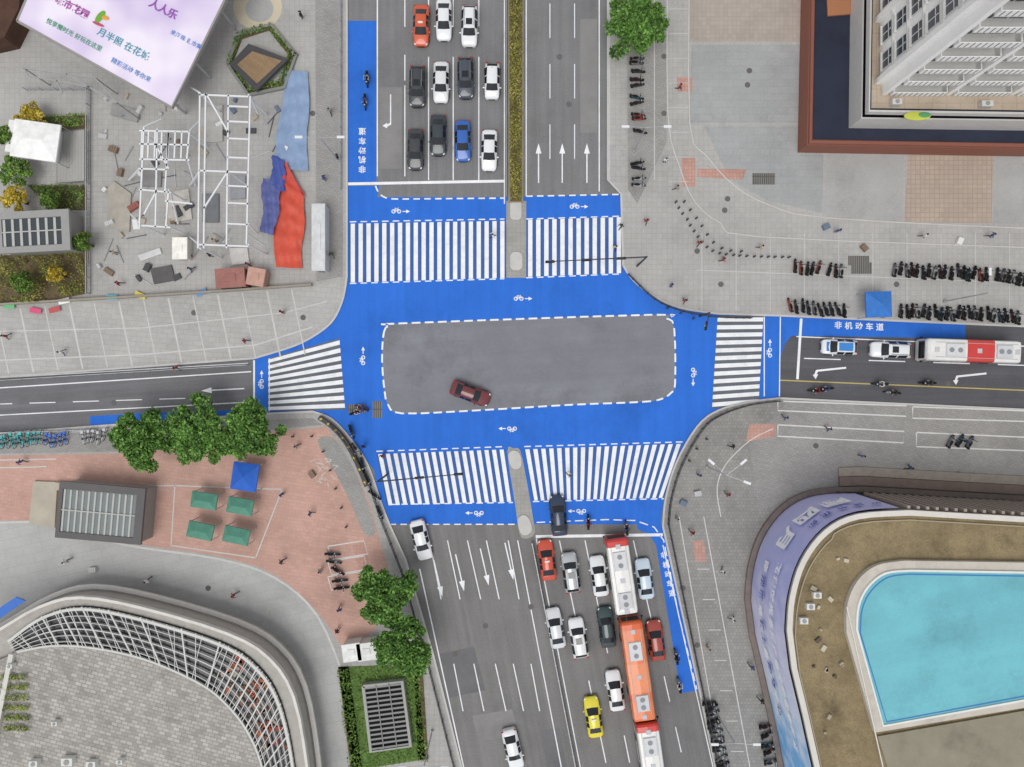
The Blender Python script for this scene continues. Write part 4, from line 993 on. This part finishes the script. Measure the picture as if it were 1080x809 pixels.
b=MB();b.prism(pw([(922,-80),(919,114),(1200,118),(1200,-80)],zt_),zt_-.05,zt_);mk('terrace',b,G('beige_terrace',c(184,168,150),v=.12,sc=.3,stain=.2,tile=(1.5,1.5,.05,.85,.04,0,0)),parent=root)
b=MB();b.wall(pw([(919,-80),(916,117.5),(1200,122)],zt_+.6),.25,zt_-.04,zt_+.8);b.wall(pw([(911,-80),(908,125),(1200,129)],zt_-1),.18,z+.05,zt_-.8);mk('roof_rail',b,PL(196,194,190),parent=root)
b=MB();q=W(968,122,zt_+1);b.ell((q.x,q.y,zt_+.9),(1.5,.5,.1),n=14,k=5,m=0);b.ell((q.x+.7,q.y+.1,zt_+.98),(.7,.3,.08),n=12,k=4,m=1);mk('emblem',b,[PL(190,196,80),PL(90,150,100)],parent=root)
for x,y,s in ((945,108,1.0),(1040,110,1.2)):
    q=W(x,y,zt_+.5);b=MB();b.box((q.x,q.y,zt_+.42),(s,.6,.8));b.cyl((q.x,q.y,zt_+.82),(q.x,q.y,zt_+.9),.22,m=1);mk('roof_unit',b,[PL(205,203,198),PL(150,150,150)],parent=root)
# tower
zb=zt_;zt=49.0
cn=W(928,90,zb);tx0,ty0=cn.x,cn.y;Wd,Dp=28,28
root=empty('tower_building',(tx0+Wd/2,ty0+Dp/2,zb),'white residential tower with windows and balcony bands','building')
m_tw=G('tower_render',c(240,239,236),v=.04,sc=.5,stain=.10);m_twb=PL(214,213,210);m_rec=PL(120,122,126)
b=MB();b.prism([(tx0,ty0,0),(tx0+Wd,ty0,0),(tx0+Wd,ty0+Dp,0),(tx0,ty0+Dp,0)],zb,zt);mk('wall',b,m_tw,parent=root)
NF=14;fl=(zt-zb)/NF
bb=MB()
for f in range(1,NF): bb.box((tx0-.0,ty0+Dp/2+.5,zb+f*fl),(.35,Dp-.2,.18))
mk('floor_bands',bb,m_twb,parent=root)
bb=MB()
for yy in (0.3,6.9,14.2,21.5): bb.box((tx0-.3,ty0+yy,(zb+zt)/2),(.6,.5,zt-zb-.1))
mk('pilasters',bb,m_tw,parent=root)
for f in range(0,12):
    zz=zb+f*fl
    for bx in range(4):
        x0=tx0+1.0+bx*6.8;w_=5.6
        b=MB();b.box((x0+w_/2,ty0-.6,zz+.1),(w_,1.2,.2),m=0);b.box((x0+w_/2,ty0-1.17,zz+.65),(w_,.08,.9),m=1)
        for s in (0,1): b.box((x0+s*w_,ty0-.6,zz+.65),(.08,1.15,.9),m=1)
        for k in range(10): b.box((x0+.3+k*.55,ty0-1.23,zz+.65),(.06,.05,.9),m=2)
        b.box((x0+w_/2,ty0-.03,zz+1.5),(w_-.6,.05,2.3),m=3)
        for k in range(1,4): b.box((x0+k*w_/4,ty0-.07,zz+1.5),(.08,.05,2.3),m=1)
        mk('balcony',b,[m_twb,m_tw,m_rec,PL(70,78,88,.15,spec=.6)],parent=root)
bb=MB()
for bx in range(5): bb.box((tx0+.45+bx*6.8-.05,ty0-.55,(zb+zt)/2),(.5,1.1,zt-zb-.1))
mk('pilasters',bb,m_tw,parent=root)
wm=MB();wm.box((0,0,0),(1.7,.06,1.8),m=0)
for dx in (-.85,0,.85): wm.box((dx,-.04,0),(.07,.05,1.85),m=1)
wm.box((0,-.04,.4),(1.7,.05,.07),m=1);wm.box((0,-.1,-.97),(2.0,.25,.1),m=1)
wt=mk('window',wm,[PL(70,78,88,.15,spec=.6),PL(225,225,222)],recenter=False,link=False)
cnt=0
for f in range(0,13):
    zz=zb+f*fl+fl*.55
    for yy in (2.2,5.0,8.6,12.2,15.8,19.6):
        if cnt>=78: break
        o=wt.copy();COL.objects.link(o);o.parent=root;o.rotation_euler=(0,0,R(-90));o.location=Vector((tx0-.04,ty0+yy,zz))-root.location;cnt+=1
# ============================================================ SE BUILDING
z=11.5
up=[(1300,560),(1080,548),(960,541)]+crv([(960,541),(905,545),(872,561),(848,592),(836,630),(833,665)],4)[1:]+[(838,705),(850,755),(862,809),(900,1000)]
root=empty('curved_building',W(1000,700),'curved building with banner facade and rooftop pool','building')
U=pw(up,z)
m_soilr=G('dry_soil_roof',c(134,120,92),v=.32,sc=.3,stain=.5,grain=.2,ssc=.25)
b=MB();b.prism(U+pw([(1300,1000)],z),.13,z-.5,0,1);mk('wall',b,[m_soilr,PL(140,124,116)],parent=root)
b=MB();b.wall(U,.55,z-.5,z);mk('parapet',b,G('pale_parapet',c(212,208,201),v=.08,sc=.6,stain=.2),parent=root)
b=MB();b.wall(pw([( x+(7 if y>560 else 2),y+8) for x,y in up],z),.12,z-.5,z-.3);mk('inner_kerb',b,PL(160,150,128),parent=root)
def outp(path,w):
    mbb=MB();a,d=mbb.offs(path,w*2)
    ce=W(1000,700);
    return [x if (x-ce).length>(y-ce).length else y for x,y in zip(a,d)]
F=outp(U,.55)
m_fb=bpy.data.materials.new('facade_banner');m_fb.use_nodes=True
nt=m_fb.node_tree;N=nt.nodes;L=nt.links;ge=N.new('ShaderNodeNewGeometry');sx=N.new('ShaderNodeSeparateXYZ');L.new(ge.outputs['Position'],sx.inputs[0])
mr=N.new('ShaderNodeMapRange');L.new(sx.outputs['Y'],mr.inputs[0]);mr.inputs[1].default_value=-42;mr.inputs[2].default_value=-12
no=N.new('ShaderNodeTexNoise');no.inputs['Scale'].default_value=.5;no.inputs['Detail'].default_value=4;L.new(ge.outputs['Position'],no.inputs['Vector'])
ad=N.new('ShaderNodeMath');ad.operation='MULTIPLY_ADD';L.new(no.outputs['Fac'],ad.inputs[0]);ad.inputs[1].default_value=.7;L.new(mr.outputs[0],ad.inputs[2])
ad2=N.new('ShaderNodeMath');ad2.operation='SUBTRACT';L.new(ad.outputs[0],ad2.inputs[0]);ad2.inputs[1].default_value=.35
N['Principled BSDF'].inputs['Roughness'].default_value=.6
rp=N.new('ShaderNodeValToRGB');L.new(ad2.outputs[0],rp.inputs[0]);L.new(rp.outputs[0],N['Principled BSDF'].inputs['Base Color'])
e=rp.color_ramp.elements;e[0].color=(*c(120,185,240),1);e[1].color=(*c(196,194,236),1);q=e.new(.25);q.color=(*c(220,232,248),1);q=e.new(.5);q.color=(*c(214,214,240),1);q=e.new(.75);q.color=(*c(182,186,232),1)
b=MB();zl,zh=.6,z-.1
for i in range(3,len(F)-1): b.add([(F[i].x,F[i].y,zl),(F[i+1].x,F[i+1].y,zl),(F[i+1].x,F[i+1].y,zh),(F[i].x,F[i].y,zh)],[(0,1,2,3)])
mk('banner_facade',b,m_fb,parent=root)
Cn=outp(U,.95);b=MB();b.wall(Cn,.6,.35,.6);mk('canopy',b,PL(120,108,102,v=.2),parent=root)
b=MB()
for i in range(0,3):
    a,d=F[i],F[i+1]
    n=max(1,int((d-a).length/.9))
    for k in range(n):
        q=a.lerp(d,k/n);b.beam((q.x,q.y,1.4),(q.x,q.y,z-.3),.3)
mk('facade_fins',b,PL(160,148,138),parent=root)
for k,(o_,zz,cc) in enumerate(((1.9,.6,(128,112,104)),(2.95,.4,(156,146,136)))):
    b=MB();b.wall(outp(U[:5],o_),1.0,.13,zz+.1);mk('entrance_steps',b,PL(*cc,v=.15),parent=root)
def fl_text(ch,dist,zc,size,mat,bold=.03):
    acc=0
    for i in range(3,len(F)-1):
        Ln=(F[i+1]-F[i]).length
        if acc+Ln>=dist: break
        acc+=Ln
    a,d=F[i],F[i+1];pos=a.lerp(d,(dist-acc)/Ln)
    a0,d0=F[max(i-1,0)],F[min(i+2,len(F)-1)]
    t=(d0-a0).normalized()
    out=Vector((t.y,-t.x,0));ce=W(1000,700)
    if (pos+out-ce).length<(pos-ce).length: out=-out
    xx=Vector((0,0,1)).cross(out);M=Matrix((xx,Vector((0,0,1)),out)).transposed().to_4x4()
    text(ch,pos.x+out.x*.25,pos.y+out.y*.25,zc,size,0,mat,'lettering',normal=M,parent=root,bold=bold)
m_wl=PL(250,250,250);m_il=PL(84,92,170)
for ch,dd in (('圆',4.6),('四',7.9),('月',11.2)): fl_text(ch,dd,6.4,2.9,m_wl,.045)
for ch,dd in (('圆',4.66),('四',7.96),('月',11.26)): pass
for i,ch in enumerate('好货节花城'): fl_text(ch,1.6+i*1.7,9.4,1.2,m_il,.02)
for i,ch in enumerate('花漾时光生活广场欢迎你来逛街'): fl_text(ch,14.2+i*1.45,8.0,1.25,m_wl,.04)
for i,ch in enumerate('南洲路地铁上盖购物中心'): fl_text(ch,14.8+i*1.6,4.6,1.3,m_il if i%3 else m_wl,.03)
zp=z+.4
pool=[(1300,610),(1080,605),(960,603)]+crv([(960,603),(935,606),(917,620),(907,640),(905,665)],4)[1:]+[(933,765),(1080,738),(1300,700)]
rim=[(1300,598),(1080,594),(955,592)]+crv([(955,592),(926,597),(906,613),(895,638),(894,668)],4)[1:]+[(924,774),(1080,748),(1300,710)]
b=MB();b.prism(pw(rim,zp),z-.5,zp-.25,0);mk('pool_rim',b,G('pool_rim',c(196,190,180),v=.1,sc=.5,stain=.25),parent=root)
b=MB();b.wall(pw([(x-1 if x<950 else x,y-1 if y<700 else y+1) for x,y in pool],zp),.2,zp-.25,zp-.02);mk('pool_coping',b,PL(222,222,218),parent=root)
b=MB();pin=[(x+3 if x<950 else x,y+3 if y<700 else y-3) for x,y in pool];b.ribbon(pw(pin,zp),.14,zp-.14);mk('pool_edge_line',b,PL(60,120,180),parent=root)
m_wat=G('pool_water',c(112,182,194),v=.13,sc=.10,rough=.12,spec=.5,grain=.03,stain=.28,ssc=.09,streak=(15,.04,.5))
b=MB();b.prism(pw(pool,zp),zp-.25,zp-.15);mk('pool_water',b,m_wat,parent=root)
b=MB();b.prism(pw([(926,777),(1080,750),(1300,714),(1300,1000),(975,1000),(938,815)],z-.2),z-.5,z-.25);mk('roof_slab',b,G('olive_grey_slab',c(142,136,120),v=.14,sc=.3,stain=.35),parent=root)
b=MB();b.beam(W(893,640,z+.3),W(925,782,z+.3),.1);b.beam(W(925,782,z+.3),W(936,830,z+.3),.1);mk('roof_pipe',b,PL(215,212,205),parent=root)
for i in range(16):
    x=random.uniform(856,895);y=random.uniform(575,800);q=W(x,y,z);b=MB();s=random.uniform(.25,.7);b.box((q.x,q.y,z-.35),(s,s*.7,.3),random.uniform(0,3),top=.9);mk('roof_debris',b,PL(*random.choice([(190,180,160),(90,82,70),(160,150,130)])),parent=root)
for x,y in ((855,640),(862,628),(848,655)):
    q=W(x,y,z);b=MB();b.box((q.x,q.y,z-.2),(.8,.6,.6));b.cyl((q.x,q.y,z+.1),(q.x,q.y,z+.16),.22,m=1);mk('roof_unit',b,[PL(215,215,212),PL(150,150,150)],parent=root)
# ============================================================ SW BUILDING
z=5.5
oa=[(-160,760),(-60,700)]+crv([(-60,700),(0,664),(42,640),(85,630),(150,641),(240,668),(284,694),(310,735),(324,809),(332,900)],3)[1:]
root=empty('curved_mall_building',W(120,760),'curved grey roofed building with gridded glass edge','building')
OA=pw(oa,z)
b=MB();b.prism(OA+pw([(-160,900)],z),.13,z-.5);mk('wall',b,PL(172,168,162,v=.12),parent=root)
b=MB();b.wall(OA,.3,z-.5,z+.15);mk('parapet',b,G('white_parapet',c(214,211,205),v=.08,sc=.8,stain=.2),parent=root)
_c=W(100,800)
def outc(path,w):
    a,d=MB().offs(path,w*2);return [x if (x-_c).length>(y-_c).length else y for x,y in zip(a,d)]
b=MB();b.wall(outc(OA,.5),.5,2.6,2.9);mk('ledge',b,PL(208,205,199),parent=root)
oa2=crv([(8,676),(44,650),(86,640),(148,651),(232,677),(272,703),(296,742),(311,812),(318,900)],6)
ia2=crv([(14,690),(50,683),(92,684),(150,696),(206,720),(236,742),(262,776),(278,822),(286,900)],6)
b=MB();
for i in range(len(oa2)-1): b.flat([*pw([oa2[i],oa2[i+1],ia2[i+1],ia2[i]],z)],z-.45)
mk('glass_band',b,G('dark_glass_band',c(62,62,66),v=.45,sc=.9,rough=.3,spec=.5,stain=.35,ssc=.5),parent=root)
b=MB()
for k,wd in ((.06,.3),(.22,.06),(.38,.06),(.54,.1),(.7,.06),(.86,.06),(1,.45)):
    pth=[(a[0]+(d[0]-a[0])*k,a[1]+(d[1]-a[1])*k) for a,d in zip(oa2,ia2)];b.wall(pw(pth,z),wd,z-.3,z+.05)
for i in range(0,len(oa2)-2):
    a=oa2[i];d=ia2[min(i+2,len(ia2)-1)]
    if random.random()<.06: continue
    b.beam(W(*a,z),W(*d,z),.15 if i%3==0 else .07)
    if i%2==0: m1=((oa2[i][0]+oa2[i+1][0])/2,(oa2[i][1]+oa2[i+1][1])/2);m2=((ia2[i+1][0]+ia2[i+2][0])/2,(ia2[i+1][1]+ia2[i+2][1])/2);b.beam(W(*m1,z),W(*m2,z),.06)
mk('glazing_frame',b,PL(204,204,200),parent=root)
for i in range(44):
    t=random.uniform(.55,.88);k=int(t*(len(oa2)-2));u=random.uniform(.15,.85)
    x=oa2[k][0]*(1-u)+ia2[k][0]*u;y=oa2[k][1]*(1-u)+ia2[k][1]*u;q=W(x,y,z)
    b=MB();b.box((q.x,q.y,z-.36),(random.uniform(.5,1.5),.5,.12),random.uniform(0,3),top=.9);mk('awning_panel',b,PL(*random.choice([(160,74,60),(140,92,68),(170,160,150),(175,98,66),(60,58,58)])),parent=root)
m_pav=G('roof_pavers',c(170,166,160),v=.16,sc=.5,stain=.22,grain=.14,tile=(.7,.4,.05,.72,.20,15,.5))
b=MB();b.prism(pw(ia2+[(-60,900),(-60,720)],z),z-.4,z+.08);mk('roof',b,m_pav,parent=root)
b=MB();b.wall(pw([(12,690),(2,740),(-10,800)],z+.5),.5,z+.08,z+.6);mk('roof_kerb',b,PL(208,205,199),parent=root)
Q=[(3,708),(30,706),(38,768),(0,775)]
b=MB()
for r in range(6):
    for i in range(150):
        u=random.random();v=(r+.2+.5*random.random())/6
        x=Q[0][0]*(1-u)+Q[1][0]*u+v*4;y=Q[0][1]+v*64;q=W(x,y,z);leaf(b,Vector((q.x,q.y,z+.3+random.random()*.3)),.14)
mk('roof_planting',b,leafmat('roof_plants',[(110,130,50),(150,160,70),(90,110,50)]),parent=root)
for x,y,s in ((75,800,1.2),(100,803,1.0),(62,760,.6),(130,800,.6),(15,700,.6),(40,802,.9)):
    q=W(x,y,z);b=MB();b.box((q.x,q.y,z+.5),(s,s*.7,.8));b.cyl((q.x,q.y,z+.9),(q.x,q.y,z+.98),s*.25,m=1);mk('roof_unit',b,[PL(212,212,208),PL(150,150,150)],parent=root)
b=MB();b.prism(pw([(-40,662),(-5,644),(16,630),(26,634),(0,652),(-40,676)],z+.5),z+.2,z+.4);mk('blue_sign_panel',b,PL(66,114,195),parent=root)
# ============================================================ WORLD / LIGHT / CAMERA
w=bpy.data.worlds.new("World");SC.world=w;w.use_nodes=True
nt=w.node_tree;bg=nt.nodes['Background'];sky=nt.nodes.new('ShaderNodeTexSky');sky.sky_type='NISHITA';sky.sun_disc=False
az,el=200,70
sky.sun_elevation=R(el);sky.sun_rotation=R(az)
hs=nt.nodes.new('ShaderNodeHueSaturation');hs.inputs['Saturation'].default_value=.12
nt.links.new(sky.outputs[0],hs.inputs['Color']);nt.links.new(hs.outputs[0],bg.inputs[0]);bg.inputs[1].default_value=.15
l=bpy.data.lights.new('sun','SUN');l.energy=1.5;l.angle=R(32);l.color=(1,.975,.94)
lo=bpy.data.objects.new('sun',l);COL.objects.link(lo)
d=Vector((math.sin(R(az))*math.cos(R(el)),math.cos(R(az))*math.cos(R(el)),math.sin(R(el))))
lo.rotation_euler=d.to_track_quat('Z','Y').to_euler();lo.location=d*80
cam=bpy.data.cameras.new('camera');co=bpy.data.objects.new('camera',cam);COL.objects.link(co);co.location=(0,0,H)
cam.sensor_width=36;cam.lens=36*H/(1080*S);cam.clip_end=3000;SC.camera=co
SC.view_settings.view_transform='Standard';SC.view_settings.look='None'
